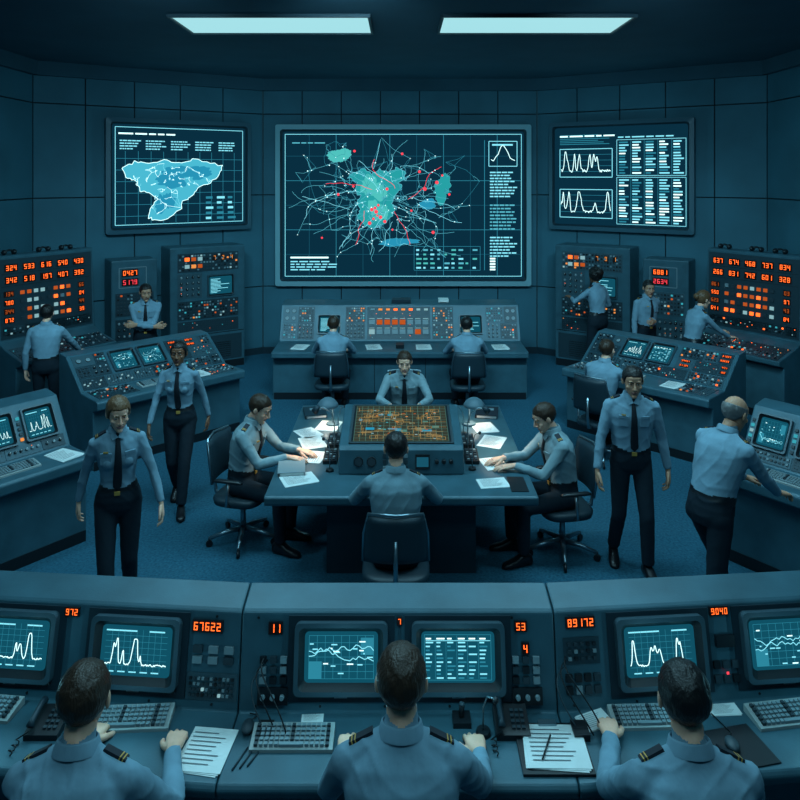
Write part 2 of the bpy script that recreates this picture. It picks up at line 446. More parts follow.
def d_main(B,w,h):
    rng=random.Random(4)
    x0,y0=-w/2,-h/2
    B.frame(x0+.05,y0+.05,w-.10,h-.10,.010,0,m_line)
    for i in range(1,9): B.line(x0+w*i/9,y0+.06,x0+w*i/9,-y0-.06,.010,0,m_grid if i%2 else m_dim)
    for i in range(1,6): B.line(x0+.06,y0+h*i/6,-x0-.06,y0+h*i/6,.010,0,m_grid if i%2 else m_dim)
    bb=(x0+.1,y0+.1,1.45,-y0-.1)
    L=[(-1.02,.52),(-.9,.62),(-.72,.66),(-.60,.58),(-.45,.66),(-.28,.60),(-.12,.70),(.05,.62),(.02,.50),(-.08,.42),(-.02,.30),(-.14,.20),(-.20,.05),(-.16,-.10),(-.24,-.26),(-.40,-.36),(-.56,-.42),(-.74,-.36),(-.84,-.24),(-.80,-.08),(-.88,.06),(-.80,.18),(-.92,.28),(-.86,.42)]
    P=[]
    for a,b in zip(L,L[1:]+L[:1]):
        for q in range(4): P.append((a[0]+(b[0]-a[0])*q/4+rng.uniform(-.025,.025),a[1]+(b[1]-a[1])*q/4+rng.uniform(-.025,.025)))
    B.poly(P,.001,m_blob)
    for a,b in zip(P,P[1:]+P[:1]): B.line(*a,*b,.010,.002,m_mid)
    blob(B,-.55,.32,.22,.20,rng,.0018,m_blob2,j=.3,edge=False); blob(B,-.46,-.10,.17,.18,rng,.0018,m_blob2,edge=False)
    blob(B,-1.18,.92,.22,.12,rng,.001,m_blob2,j=.12); blob(B,.72,.30,.15,.24,rng,.001,m_blob); blob(B,.45,.02,.18,.08,rng,.001,m_blobb); blob(B,-.1,-.68,.3,.08,rng,.001,m_blobb)
    graph(B,-.45,.12,.42,.42,150,rng,.004,.005,bb,[m_line,m_mid,m_mid,m_dim])
    graph(B,.2,.25,.60,.38,70,rng,.004,.005,bb,[m_dim,m_mid,m_dim])
    graph(B,-1.1,.3,.40,.50,60,rng,.004,.005,bb,[m_dim,m_dim,m_mid])
    roads(B,-.4,.08,1.75,1.15,rng,.005,.006,26,m_mid,26,.4,bb)
    roads(B,-.4,.08,1.5,1.0,rng,.005,.0065,12,m_line,22,.35,bb)
    roads(B,-.3,.05,1.2,.8,rng,.0055,.007,5,m_red,16,.4,bb)
    for a,b in((-.92,.35),(-.5,-.12),(-.46,.0),(-.55,-.25),(-.42,-.22),(-.58,-.08),(-.02,.95),(.3,.62),(.62,.42),(-1.2,.2),(.72,.55),(-.2,-.45),(.15,-.1),(-.34,-.3),(-1.5,-.6),(.55,-.5),(-.48,-.19),(-.52,-.05),(-.9,1.0),(.85,.2),(-.3,.3),(.4,.3),(-.62,-.33)):
        q=rng.uniform(.018,.036)
        B.poly([(a+q*math.cos(t*.785),b+q*math.sin(t*.785)) for t in range(8)],.007,m_red)
    B.frame(1.58,.72,.52,.46,.012,.003,m_line)
    P=[(1.62+i*.044,.80+.28*math.exp(-((i-5)/2.4)**2)+rng.uniform(-.02,.05)) for i in range(11)]
    for a,b in zip(P,P[1:]): B.line(*a,*b,.012,.004,m_linew)
    B.rect(1.64,1.10,.38,.03,.004,m_line)
    textblock(B,1.6,.15,.5,.5,9,rng,m_line); textblock(B,1.6,-.45,.5,.5,8,rng,m_mid); B.line(1.50,-1.2,1.50,1.2,.012,.002,m_dim)
    textblock(B,1.6,-.95,.5,.4,7,rng,m_line)
    for r in range(5): B.rect(1.6,-1.2+r*.05,.1,.03,.003,m_linew)
    textblock(B,-2.05,1.14,.9,.05,1,rng,m_mid)
    textblock(B,-2.08,-1.20,.9,.2,4,rng,m_line); B.rect(-2.08,-.98,.7,.03,.003,m_linew)
    B.frame(.2,-1.2,1.22,.44,.008,.002,m_dim)
    for r in range(5):
        for c in range(9):
            if rng.random()<.8: B.rect(.24+c*.13,-1.17+r*.082,.10*rng.uniform(.4,1),.032,.003,rng.choice([m_line,m_mid,m_blob2]))
wall_display('main_map_screen',(.06,13.395,2.76),0,4.72,2.98,.13,d_main,m_sbz,22)
def d_left(B,w,h):
    rng=random.Random(8);x0,y0=-w/2,-h/2
    B.frame(x0+.05,y0+.05,w-.1,h-.1,.010,0,m_line)
    textblock(B,x0+.1,-y0-.17,1.1,.06,1,rng,m_linew)
    for k in range(5): textblock(B,x0+.12+k*.42,-y0-.42,.34,.18,4,rng,m_line)
    for i in range(1,11): B.line(x0+w*i/11,y0+.05,x0+w*i/11,-y0-.45,.007,0,m_dim)
    for i in range(1,7): B.line(x0+.05,y0+h*.78*i/7,-x0-.05,y0+h*.78*i/7,.007,0,m_dim)
    P0=[(-1.0,.12),(-.8,.24),(-.55,.20),(-.3,.28),(-.05,.22),(.2,.30),(.5,.22),(.74,.18),(.66,.02),(.50,-.12),(.28,-.22),(.16,-.36),(.02,-.44),(-.04,-.60),(-.2,-.72),(-.42,-.76),(-.56,-.70),(-.52,-.52),(-.40,-.40),(-.56,-.28),(-.72,-.24),(-.74,-.08),(-.92,-.04)]
    P=[]
    for a,b in zip(P0,P0[1:]+P0[:1]):
        for q in range(4): P.append((a[0]+(b[0]-a[0])*q/4+rng.uniform(-.022,.022),a[1]+(b[1]-a[1])*q/4+rng.uniform(-.022,.022)))
    B.poly(P,.001,m_blobc)
    for a,b in zip(P,P[1:]+P[:1]): B.line(*a,*b,.010,.002,m_linew)
    blob(B,-.1,.0,.36,.16,rng,.0014,m_blobb,edge=False,j=.3); blob(B,-.30,-.45,.14,.18,rng,.0014,m_blobb,edge=False,j=.3); blob(B,.35,.05,.18,.10,rng,.0014,m_blobb,edge=False)
    graph(B,-.15,.0,.33,.14,90,rng,.003,.005,(-.9,-.2,.6,.22),[m_linew,m_line]); graph(B,-.28,-.4,.12,.14,34,rng,.003,.005,(-.5,-.7,.0,-.1),[m_linew,m_line])
    for r in range(5):
        for cc in range(3): B.rect(.42+cc*.2,-.76+r*.09,.15*rng.uniform(.5,1),.04,.002,rng.choice([m_line,m_dim]))
wall_display('wall_screen',(-3.83,12.548,3.3),33.65,2.5,1.93,.10,d_left,m_sbd,9)
def d_right(B,w,h):
    rng=random.Random(9);x0,y0=-w/2,-h/2
    textblock(B,x0+.1,-y0-.17,1.2,.06,1,rng,m_linew)
    for j in range(2):
        by=-.02 if j==0 else -.74; hh=.5
        B.frame(x0+.1,by,.95,hh,.012,.001,m_line)
        P=[]; pk=[(rng.random(),rng.uniform(.3,.8),rng.uniform(.012,.05)) for _ in range(8)]
        for i in range(80):
            u=i/79; v=.12+.12*rng.random()+sum(a*math.exp(-((u-c)/s)**2) for c,a,s in pk)
            P.append((x0+.12+u*.9,by+.03+min(v,.95)*hh*.9))
        for a,b in zip(P,P[1:]): B.line(*a,*b,.011,.002,m_linew)
        for q in range(4): B.line(x0+.1,by+hh*(q+1)/5,x0+1.05,by+hh*(q+1)/5,.006,.0005,m_dim)
    for q in range(6): B.rect(x0+.1,.56+q*.032,.9-.1*(q%3),.012,.001,m_dim)
    textblock(B,.0,.66,1.0,.05,1,rng,m_line)
    for blk,(by,rows) in enumerate(((.04,12),(-.80,16))):
        B.frame(-.02,by-.03,1.14,rows*.048+.04,.008,.001,m_line)
        for r in range(rows):
            for c in range(5):
                B.rect(.02+c*.225,by+r*.048,.17*rng.uniform(.5,1),.024,.002,rng.choice([m_line,m_linew,m_dim,m_line]))
        for c in range(1,5): B.line(c*.225-.005,by-.03,c*.225-.005,by+rows*.048,.006,.001,m_dim)
wall_display('wall_screen',(3.83,12.548,3.3),-33.65,2.5,1.93,.10,d_right,m_sbd,9)

# ---------------------------------------------------------------- consoles
def console(name,loc,yaw,w,prof,panels,seed,extra=None):
    e=empty(name,(loc[0],loc[1],0),yaw); rng=random.Random(seed)
    B=MB(); B.prism(prof,-w/2,w/2,m_body)
    B.obj('cabinet',e,bevel=.012)
    B=MB()
    yf=min(p[0] for p in prof if p[1]<.5)
    k=max(2,int(w/.65))
    for i in range(1,k): B.box((-w/2+w*i/k,yf-.001,.33),(.008,.006,.6),m_black)
    B.box((0,yf-.002,.05),(w*.99,.01,.1),m_black)
    for (y0,z0,y1,z1,fn) in panels:
        L=math.hypot(y1-y0,z1-z0); tilt=math.degrees(math.atan2(y1-y0,z1-z0))
        B.T=frameM((-w/2,y0,z0),0,tilt); fn(B,w,L,rng); B.T=Matrix.Identity(4)
    if extra: extra(B,w,rng)
    B.obj('instruments',e)
    return e
def f_side(B,w,L,rng):
    fill(B,.04,.02,w-.08,L*.30,rng,['btns','btns','leds','knobs','slide'],.3,1,.034,.16)
    mid0=L*.34; mh=L*.62
    fill(B,.04,mid0,.40,mh,rng,['btns','knobs','gauge'],.2,2,.034,.16)
    for k in range(2):
        cx=.50+k*.36; crt(B,cx,mid0+.04,.27,mh-.09,['wave','table','grid'][rng.randrange(3)],rng,.03,.03)
    fill(B,1.22,mid0,w-1.22-.04,mh,rng,['btns','leds','seg','knobs'],.24,2,.034,.2)
def deskkit(B,w,rng,z=.80,y=.25):
    keyboard(B,-.15,y,z,.40,0,rng); paper(B,.42,y,z,.21,.28,rng.uniform(-15,15))
    T=B.T
    B.T=frameM((-w/2+.06,.08,z),0,90)
    fill(B,0,0,w*.25,.36,rng,['btns','knobs','leds','slide'],.22,2,.034,.15)
    B.T=frameM((w/2-.06-w*.2,.08,z),0,90); fill(B,0,0,w*.2,.36,rng,['btns','knobs','leds'],.2,2,.034,.15); B.T=T
prof_side=[(.12,0),(.12,.66),(0,.70),(0,.78),(.02,.80),(.46,.80),(.92,1.14),(1.12,1.15),(1.14,1.13),(1.14,0)]
psl=[(.46,.80,.92,1.14,f_side)]
console('control_console',(-2.67,8.62),45,1.9,prof_side,psl,11,deskkit)
console('control_console',(2.78,8.72),-45,1.9,prof_side,psl,12,deskkit)
prof_near=[(.12,0),(.12,.66),(0,.70),(0,.78),(.02,.80),(.40,.80),(.66,1.22),(.85,1.25),(.87,1.23),(.87,0)]
def f_near(B,w,L,rng):
    fill(B,.04,.02,w-.08,L*.22,rng,['btns','leds','knobs'],.3,1,.03,.16)
    for k in range(5):
        x=.10+k*.365; crt(B,x,L*.32,.23,L*.50,['grid','table','wave','grid'][(k+rng.randrange(4))%4],rng,.032,.035)
        for j in range(5): B.box((x-.062,L*.34+j*.048,.008),(.026,.026,.014),rng.choice([m_am,m_keyd,m_te,m_keyd,m_wh]))
def near_extra(B,w,rng):
    keyboard(B,.35,.20,.80,.40,0,rng); keyboard(B,-.45,.20,.80,.40,0,rng); paper(B,.78,.2,.80,.2,.28,10)
    T=B.T; B.T=frameM((-.13,.05,.80),0,90); fill(B,0,0,.24,.3,rng,['btns','knobs','leds'],.24,2,.03,.12)
    B.T=T
console('monitor_console',(-3.33,5.70),52,1.9,prof_near,[(.40,.80,.66,1.22,f_near)],21,near_extra)
console('monitor_console',(3.29,5.40),-52,1.9,prof_near,[(.40,.80,.66,1.22,f_near)],22,near_extra)
prof_back=[(.14,0),(.14,.62),(0,.64),(0,.72),(.02,.73),(.68,.73),(.92,1.26),(1.30,1.28),(1.32,1.26),(1.32,0)]
CB=[m_or,m_am,m_wh,m_te,m_wh,m_te]
def f_back(B,w,L,rng):
    for x in(.62,w-.62-.30):
        crt(B,x,L*.25,.30,.24,'text',rng,.035,.03)
    fill(B,.04,.03,.50,L-.06,rng,['btns','knobs','gauge'],.25,2,.036,.2,CB)
    fill(B,1.02,.03,.32,L-.06,rng,['btns','leds','knobs'],.3,2,.036,.3,[m_wh,m_te,m_am])
    module(B,1.36,.03,1.0,L-.06,'leds',rng,.036,.05)
    for k in range(2):
        for i in range(8): B.box((1.44+i*.12,.15+k*.15,.012),(.09,.075,.014),rng.choice([m_wh,m_key,m_key,m_ord]))
        for i in range(8): B.rect(1.40+i*.12,.20+k*.15,.08,.010,.020,m_wh)
    for i in range(8): B.box((1.45+i*.12,L-.08,.012),(.06,.03,.012),rng.choice([m_or,m_wh,m_am,m_key]))
    fill(B,2.38,.03,.34,L-.06,rng,['btns','leds'],.3,2,.036,.3,[m_wh,m_te,m_am])
    fill(B,w-.54,.03,.50,L-.06,rng,['btns','knobs','gauge'],.25,2,.036,.2,CB)
def back_extra(B,w,rng):
    for cx in(-.95,.95): keyboard(B,cx,.28,.73,.42,0,rng)
    for cx in(-1.5,-.4,.35,1.5): paper(B,cx,.3,.73,.22,.30,rng.uniform(-12,12))
    B.box((.02,1.1,1.30),(.3,.2,.05),m_dark); B.box((.7,1.12,1.30),(.16,.2,.04),m_paper)
    B.box((0,.3,.76),(.12,.18,.05),m_black)
console('dispatch_console',(0,10.5),0,3.76,prof_back,[(.68,.73,.92,1.26,f_back)],31,back_extra)

def cabinet(name,loc,yaw,w,d,h,fn,seed):
    e=empty(name,(loc[0],loc[1],0),yaw); rng=random.Random(seed)
    B=MB(); B.box((0,d/2,h/2),(w,d,h),m_body); B.obj('housing',e,bevel=.02)
    B=MB(); B.box((0,-.002,.06),(w*.97,.012,.12),m_black); B.box((0,-.002,.62),(w*.96,.01,.008),m_black)
    B.box((0,-.004,.36),(w*.9,.012,.42),m_plate2)
    for i in range(8): B.box((0,-.012,.2+i*.035),(w*.6,.008,.010),m_black)
    B.T=frameM((-w/2,0,0),0,0); fn(B,w,h,rng); B.T=Matrix.Identity(4)
    B.obj('instruments',e); return e
def f_cab1(B,w,h,rng):
    module(B,.12,h-.42,w-.24,.32,'btns',rng,.05,.06,[m_am,m_wh])
    for i in range(3):
        for j in range(2): B.box((.28+i*.11,h-.20-j*.12,.014),(.075,.06,.014),[m_or,m_ord,m_wh,m_am,m_ord,m_am][(i+j*2)%6])
    for i in range(3): display(B,w*.55+i*.15,h-.23,1,.07,rng,m_am)
    module(B,.12,h-.86,.42,.42,'knobs',rng,.05,.2)
    crt(B,.66,h-.82,.40,.30,'text',rng,.035,.03)
    module(B,.12,h-1.22,w-.24,.32,'btns',rng,.045,.10)
    module(B,.12,h-1.46,w-.24,.22,'leds',rng,.045,.12)
cabinet('instrument_cabinet',(-3.26,12.26),33.65,1.30,.55,2.1,f_cab1,41)
cabinet('instrument_cabinet',(3.26,12.26),-33.65,1.30,.55,2.1,f_cab1,42)
def f_cab2(B,w,h,rng):
    for j in range(2): display(B,.16,h-.24-j*.15,4,.075,rng,m_red if j else m_or)
    B.frame(.12,h-.44,.42,.32,.012,.004,m_key)
    module(B,.06,h-.9,w-.12,.38,'btns',rng,.05,.12); module(B,.06,h-1.28,w-.12,.34,'knobs',rng,.05,.2)
cabinet('instrument_cabinet',(-4.27,11.59),33.65,.72,.5,1.95,f_cab2,43)
cabinet('instrument_cabinet',(4.27,11.59),-33.65,.72,.5,1.95,f_cab2,44)
prof_big=[(.12,0),(.12,.74),(0,.78),(0,.84),(.40,.95),(.55,1.02),(.60,2.18),(.62,2.2),(.84,2.2),(.84,0)]
def f_bigd(B,w,L,rng): fill(B,.04,.02,w-.08,L-.04,rng,['btns','btns','leds','knobs'],.24,2,.04,.2,[m_or,m_wh,m_am,m_te])
def f_bigp(B,w,L,rng):
    module(B,.03,.03,w-.06,L-.06,'none',rng)
    for j in range(2):
        for i in range(5): display(B,.10+i*(w-.18)/5,L-.19-j*.17,3,.07,rng,m_or)
        B.line(.06,L-.235-j*.17,w-.06,L-.235-j*.17,.006,.008,m_black)
    for j in range(4):
        display(B,.08,L-.54-j*.12,3,.055,rng,m_or if j%2 else m_ord)
        display(B,w-.26,L-.54-j*.12,2,.055,rng,m_or if j%2 else m_ord)
        for i in range(8):
            B.box((.34+i*(w-.66)/8,L-.51-j*.12,.012),(.055,.05,.016),rng.choice([m_or,m_ord,m_keyd,m_keyd,m_key,m_wh,m_ord]))
    fill(B,.06,.06,w-.12,.14,rng,['leds','btns'],.3,1,.04,.25,[m_wh,m_te,m_or])
def big_extra(B,w,rng):
    for cx in(-.5,.0,.35):
        B.tube([(cx-.07,.7,2.22),(cx-.06,.7,2.25),(cx,.7,2.265),(cx+.06,.7,2.25),(cx+.07,.7,2.22)],.014,m_black)
        B.ell((cx-.07,.7,2.235),(.035,.05,.038),m_black,10,7);B.ell((cx+.07,.7,2.235),(.035,.05,.038),m_black,10,7)
PB=[(0,.84,.40,.95,f_bigd),(.55,1.02,.60,2.18,f_bigp)]
console('status_board_console',(-5.02+.41,10.4-.29),57,1.45,prof_big,PB,51,big_extra)
console('status_board_console',(5.02-.41,10.4-.29),-57,1.45,prof_big,PB,52,big_extra)

# ---------------------------------------------------------------- front row console
e=empty('operator_console_row',(0,0,0))
XS=[-2.75,-.75,.73,2.75]; YO=[.17,0,0,.17]
prof=[(3.02,0),(3.02,.72),(2.93,.76),(2.92,.80),(2.94,.82),(3.33,.82),(3.42,1.225),(3.44,1.235),(3.61,1.26),(3.63,1.25),(3.63,0)]
B=MB()
for k in range(3): B.prism(prof,XS[k]+(.002 if k else 0),XS[k+1]-(.002 if k<2 else 0),m_body,(YO[k],YO[k+1]))
B.obj('console_body',e,bevel=.008)
B=MB()
rng=random.Random(77)
ang=math.degrees(math.atan2(.17,2.0))
tilt=math.degrees(math.atan2(.09,.405))
frames=[frameM((-2.75,3.33+.17,.82),-ang,tilt),frameM((-.75,3.33,.82),0,tilt),frameM((.73,3.33,.82),ang,tilt)]
def bigcrt(B,cx,kind,rng):
    B.box((cx,.225,.004),(.50,.36,.008),m_dark)
    crt(B,cx-.172,.125,.344,.215,kind,rng,.045,.045)
    B.cyl((cx+.2,.075,.008),(cx+.2,.075,.03),.009,.009,m_black,10); B.cyl((cx+.17,.075,.008),(cx+.17,.075,.03),.009,.009,m_black,10)
    B.rect(cx-.03,.06,.06,.008,.010,m_key)
def screws(B,w):
    x=.08
    while x<w-.05:
        for y in(.025,.395): B.cyl((x,y,0),(x,y,.004),.006,.006,m_black,8)
        x+=.3
B.T=frames[0]
def lx(X): return X+2.75
screws(B,2.0)
bigcrt(B,lx(-1.86),'wave',rng); bigcrt(B,lx(-1.25),'wave',rng); bigcrt(B,lx(-2.45),'table',rng)
display(B,lx(-1.62),.37,3,.028,rng)
display(B,lx(-.985),.335,5,.036,rng)
for i in range(3):
    for j in range(2): B.box((lx(-1.0)+.05+i*.075,.255-j*.044,.008),(.045,.030,.014),[m_keyd,m_key,m_key][(i+j)%3])
module(B,lx(-1.0),.04,.25,.12,'btns',rng,.020,.06)
B.T=frames[1]
def cx_(X): return X+.75
screws(B,1.48)
display(B,cx_(-.62),.335,2,.036,rng); bigcrt(B,cx_(-.275),'grid',rng); bigcrt(B,cx_(.272),'table',rng)
display(B,cx_(.54),.345,2,.032,rng); display(B,cx_(.57),.25,1,.034,rng); display(B,cx_(-.015),.37,1,.024,rng)
for X in(-.64,.54):
    for j in range(3):
        for i in range(3): B.box((cx_(X)+i*.048,.22-j*.042,.010),(.030,.028,.016),rng.choice([m_black,m_keyd,m_key]))
    B.box((cx_(X)+.05,.07,.01),(.14,.07,.016),m_black)
    for i in range(3): B.cyl((cx_(X)+i*.045+.005,.07,.016),(cx_(X)+i*.045+.005,.07,.036),.012,.010,m_key,10)
B.T=frames[2]
def rx(X): return X-.73
screws(B,2.0)
display(B,rx(.79),.355,5,.034,rng); bigcrt(B,rx(1.24),'wave',rng); display(B,rx(1.50),.375,4,.028,rng); bigcrt(B,rx(1.86),'grid',rng); bigcrt(B,rx(2.45),'grid',rng)
module(B,rx(.77),.19,.18,.12,'btns',rng,.026,.08)
for j in range(2):
    for i in range(4): B.box((rx(.79)+i*.045,.14-j*.05,.010),(.030,.032,.016),rng.choice([m_key,m_black,m_keyd]))
B.box((rx(1.56),.26,.012),(.09,.05,.02),m_black); display(B,rx(1.53),.245,1,.03,rng,m_am)
for j in range(2):
    for i in range(3): B.box((rx(1.51)+i*.045,.16-j*.06,.010),(.030,.032,.016),rng.choice([m_black,m_keyd]))
B.rect(rx(1.55),.12,.012,.012,.02,m_red)
B.T=Matrix.Identity(4)
B.obj('instrument_panels',e)
for X,Y in((-1.86,3.28),(-1.25,3.22),(-.275,3.19),(.272,3.19),(1.24,3.22),(1.86,3.28)): glow('monitor_glow',(X,Y,1.08),.9,par=e)
def top(name,fn):
    B=MB(); fn(B); return B.obj(name)
ZD=.82
r2=random.Random(5)
top('keyboard',lambda B:keyboard(B,-1.24,3.27,ZD,.40,3,r2,.13))
top('keyboard',lambda B:keyboard(B,-.47,3.16,ZD,.36,0,r2,.13))
top('keyboard',lambda B:keyboard(B,1.13,3.28,ZD,.34,2,r2,.12))
top('keyboard',lambda B:keyboard(B,1.78,3.30,ZD,.36,8,r2,.13))
top('keyboard',lambda B:keyboard(B,-1.95,3.34,ZD,.36,-6,r2,.13))
top('paper_sheets',lambda B:paper(B,-.84,3.10,ZD,.20,.24,-8))
def clip(B):
    B.box((.66,3.11,ZD+.006),(.30,.28,.012),m_black); paper(B,.665,3.105,ZD+.012,.26,.24,-3,n=3)
    B.box((.66,3.235,ZD+.022),(.08,.03,.012),m_chrome); B.cyl((.60,3.03,ZD+.027),(.66,3.16,ZD+.027),.004,.004,m_black,8)
top('clipboard',clip)
top('paper_sheets',lambda B:paper(B,.88,3.27,ZD,.14,.10,20))
top('paper_sheets',lambda B:paper(B,-.40,3.29,ZD,.10,.05,5,n=1))
top('paper_sheets',lambda B:paper(B,1.50,3.34,ZD,.14,.07,5,n=2))
top('mouse_pad',lambda B:B.box((1.46,3.12,ZD+.003),(.26,.22,.006),m_black,rz=12))
def mouse(x,y):
    def f(B): B.ell((x,y,ZD+.019),(.028,.045,.018),m_keyd); B.tube([(x,y+.04,ZD+.012),(x+.03,y+.08,ZD+.008),(x-.01,3.31,ZD+.01)],.003,m_black)
    return f
top('computer_mouse',mouse(-.68,3.22)); top('computer_mouse',mouse(1.44,3.12))
def phone(x,y):
    def f(B):
        T=B.T.copy(); B.T=Matrix.Translation((x,y,ZD))
        B.prism([(-.08,0),(-.08,.025),(.07,.055),(.07,0)],-.075,.075,m_black)
        for j in range(4):
            for i in range(3): B.box((.005+i*.022,-.045+j*.026,.034+.0055*j),(.015,.016,.008),m_keyd)
        B.tube([(-.05,-.07,.055),(-.05,-.05,.068),(-.05,.04,.082),(-.05,.065,.075)],[.018,.013,.013,.018],m_dark)
        B.tube([(-.05,-.075,.04)]+[(-.09-.012*math.cos(t*1.3),-.09-.006*t,.012+.008*math.sin(t*1.3)) for t in range(14)],.003,m_black,6)
        B.T=T
    return f
top('desk_telephone',phone(.50,3.24)); top('desk_telephone',phone(-1.58,3.24))
def cables(x,sg):
    def f(B):
        for k in range(3):
            P=[]
            for i in range(14):
                t=i/13; P.append((x+sg*(.08*math.sin(t*3.1+k*.5)-.02*k),3.40-.20*t-.02*k,1.00+.03*k-(.17+.03*k)*t+.05*math.sin(t*3.14)))
            B.tube(P,.0035,m_black if k else m_keyd,6)
        B.box((x+.0,3.20,ZD+.015),(.07,.09,.03),m_black)
    return f
top('cable_bundle',cables(-.60,-1)); top('cable_bundle',cables(.80,-1))
def mic(x,y,z,dx=.05,h=.22):
    def f(B):
        B.cyl((x,y,z),(x,y,z+.02),.035,.03,m_black,14)
        B.tube([(x,y,z+.02),(x,y,z+h*.6),(x+dx*.4,y-.02,z+h*.9),(x+dx,y-.06,z+h)],.004,m_chrome,6)
        B.ell((x+dx*1.15,y-.07,z+h),(.014,.018,.014),m_black,8,6)
    return f
top('desk_microphone',mic(.37,3.20,ZD,.04,.2))
def pens(B):
    for k in range(3): B.cyl((-.70+k*.03,3.0+.01*k,ZD+.004),(-.66+k*.03,3.12,ZD+.004),.004,.004,m_dark,8)
top('ballpoint_pens',pens)
def stick(x,y):
    def f(B):
        B.box((x,y,ZD+.012),(.08,.08,.024),m_black); B.tube([(x,y,ZD+.02),(x,y+.004,ZD+.05),(x,y-.004,ZD+.08)],[.010,.012,.014],m_black,10); B.ell((x,y-.004,ZD+.085),(.014,.014,.009),m_keyd,8,6)
    return f
top('joystick',stick(.28,3.27))
# ---------------------------------------------------------------- map table
e=empty('map_table',(.01,6.79,0))
B=MB()
B.prism([(-1.12,.70),(-1.14,.72),(-1.14,.77),(-1.12,.78),(1.12,.78),(1.14,.77),(1.14,.72),(1.12,.70)],-1.08,1.08,m_body); B.obj('table_top',e,bevel=.01)
B=MB(); B.box((.0,.0,.35),(1.24,1.62,.70),m_dark); B.box((0,0,.36),(1.26,.9,.5),m_body)
for i in(-.2,.2): B.box((i,-.815,.36),(.006,.01,.6),m_black)
B.obj('pedestal',e,bevel=.01)
e2=empty('illuminated_map_unit',(.01,6.07,.78))
B=MB(); B.prism([(0,0),(.02,.20),(.05,.23),(.74,.36),(.78,.34),(.95,.02),(.95,0)],-.53,.53,m_body); B.obj('case',e2,bevel=.012)
B=MB(); L=math.hypot(.69,.13); B.T=frameM((-.5,.05,.23),0,math.degrees(math.atan2(.69,.13)))
B.frame(.06,.03,.88,L-.06,.02,.010,m_chrome)
B.box((.5,L/2,.004),(.90,L-.04,.008),m_black)
m_mapbg=em('map_light_bg',(.045,.055,.04),.8); m_mapl=em('map_light_line',(.55,.36,.13),.7); m_mapg=em('map_light_green',(.12,.32,.26),.7); m_mapp=em('map_light_patch',(.20,.15,.06),.7)
B.rect(.09,.05,.82,L-.10,.009,m_mapbg)
rng=random.Random(3)
for i in range(17): B.line(.09+.82*i/16,.05,.09+.82*i/16,L-.05,.003,.010,m_mapg)
for i in range(13): B.line(.09,.05+(L-.1)*i/12,.91,.05+(L-.1)*i/12,.003,.010,m_mapg)
for k in range(170):
    x=.11+rng.random()*.70;y=.07+rng.random()*(L-.2); q=rng.random()
    if q<.3: B.frame(x,y,rng.uniform(.02,.09),rng.uniform(.015,.05),.004,.012,m_mapl)
    elif q<.5: B.rect(x,y,.02,.012,.0125,rng.choice([m_ord,m_te,m_am,m_wh,m_mapg]))
    elif q<.7: B.rect(x,y,rng.uniform(.02,.09),rng.uniform(.015,.05),.0115,rng.choice([m_mapp,m_mapp,m_mapg,m_blobb]))
    else:
        if rng.random()<.5: B.line(x,y,min(.9,x+rng.uniform(.04,.2)),y,.004,.012,m_mapl)
        else: B.line(x,y,x,min(L-.06,y+rng.uniform(.03,.12)),.004,.012,m_mapl)
B.T=frameM((-.5,.0,.0),0,5)
for i in range(2):
    B.cyl((.14+i*.11,.11,.0),(.14+i*.11,.11,.018),.04,.04,m_black,16);B.cyl((.14+i*.11,.11,.018),(.14+i*.11,.11,.02),.033,.033,m_keyd,16)
for i in range(5):
    for j in range(3): B.box((.36+i*.045,.06+j*.05,.008),(.03,.03,.014),rng.choice([m_key,m_keyd,m_keyd,m_keyd]))
B.box((.68,.11,.01),(.12,.12,.014),m_black); B.rect(.63,.07,.1,.08,.018,m_grid)
for i in range(3): B.cyl((.80+i*.06,.11,.0),(.80+i*.06,.11,.03),.02,.016,m_black,10)
B.T=Matrix.Identity(4); B.obj('controls',e2)
ZT=.78
for (x,y,w,h,r) in[(-.83,6.80,.22,.30,20),(-.84,5.97,.28,.22,25),(-.72,7.25,.22,.28,-10),(.87,6.82,.22,.30,-20),(.84,7.2,.22,.28,12),(-.78,6.45,.26,.20,80),(.82,6.30,.26,.20,-75),(.76,5.90,.24,.18,10),(-.90,7.05,.2,.26,35),(-.45,7.45,.2,.26,8),(.42,7.5,.2,.26,-14)]:
    top('paper_sheets',lambda B:paper(B,x,y,ZT,w,h,r,n=2))
top('desk_blotter',lambda B:B.box((.96,5.88,ZT+.003),(.14,.28,.006),m_black))
def binder(x,y,r,m):
    def f(B):
        T=B.T; B.T=Matrix.Translation((x,y,ZT))@Matrix.Rotation(rad(r),4,'Z')
        B.box((0,0,.003),(.23,.30,.005),m); B.box((0,0,.033),(.23,.30,.005),m); B.box((-.113,0,.018),(.006,.30,.030),m); B.box((.003,0,.018),(.20,.285,.024),m_paper)
        B.rect(-.05,.02,.12,.07,.0362,m_key); B.T=T
    return f
top('ring_binder',binder(-.90,7.62,12,m_dark)); top('ring_binder',binder(.92,7.62,-10,m_navy)); top('ring_binder',binder(-.93,6.18,8,m_key))
def padkit(x,y,r):
    def f(B):
        T=B.T; B.T=Matrix.Translation((x,y,ZT))@Matrix.Rotation(rad(r),4,'Z')
        B.prism([(-.11,0),(-.11,.03),(.11,.06),(.11,0)],-.06,.06,m_black)
        for i in range(3):
            for j in range(5): B.box((-.035+i*.034,-.08+j*.04,.036+.0055*j),(.022,.026,.008),m_keyd if (i+j)%3 else m_key)
        B.T=T
    return f
top('keypad',padkit(-.615,6.40,0)); top('keypad',padkit(.635,6.40,0)); top('keypad',padkit(-.615,6.78,0)); top('keypad',padkit(.635,6.78,0))
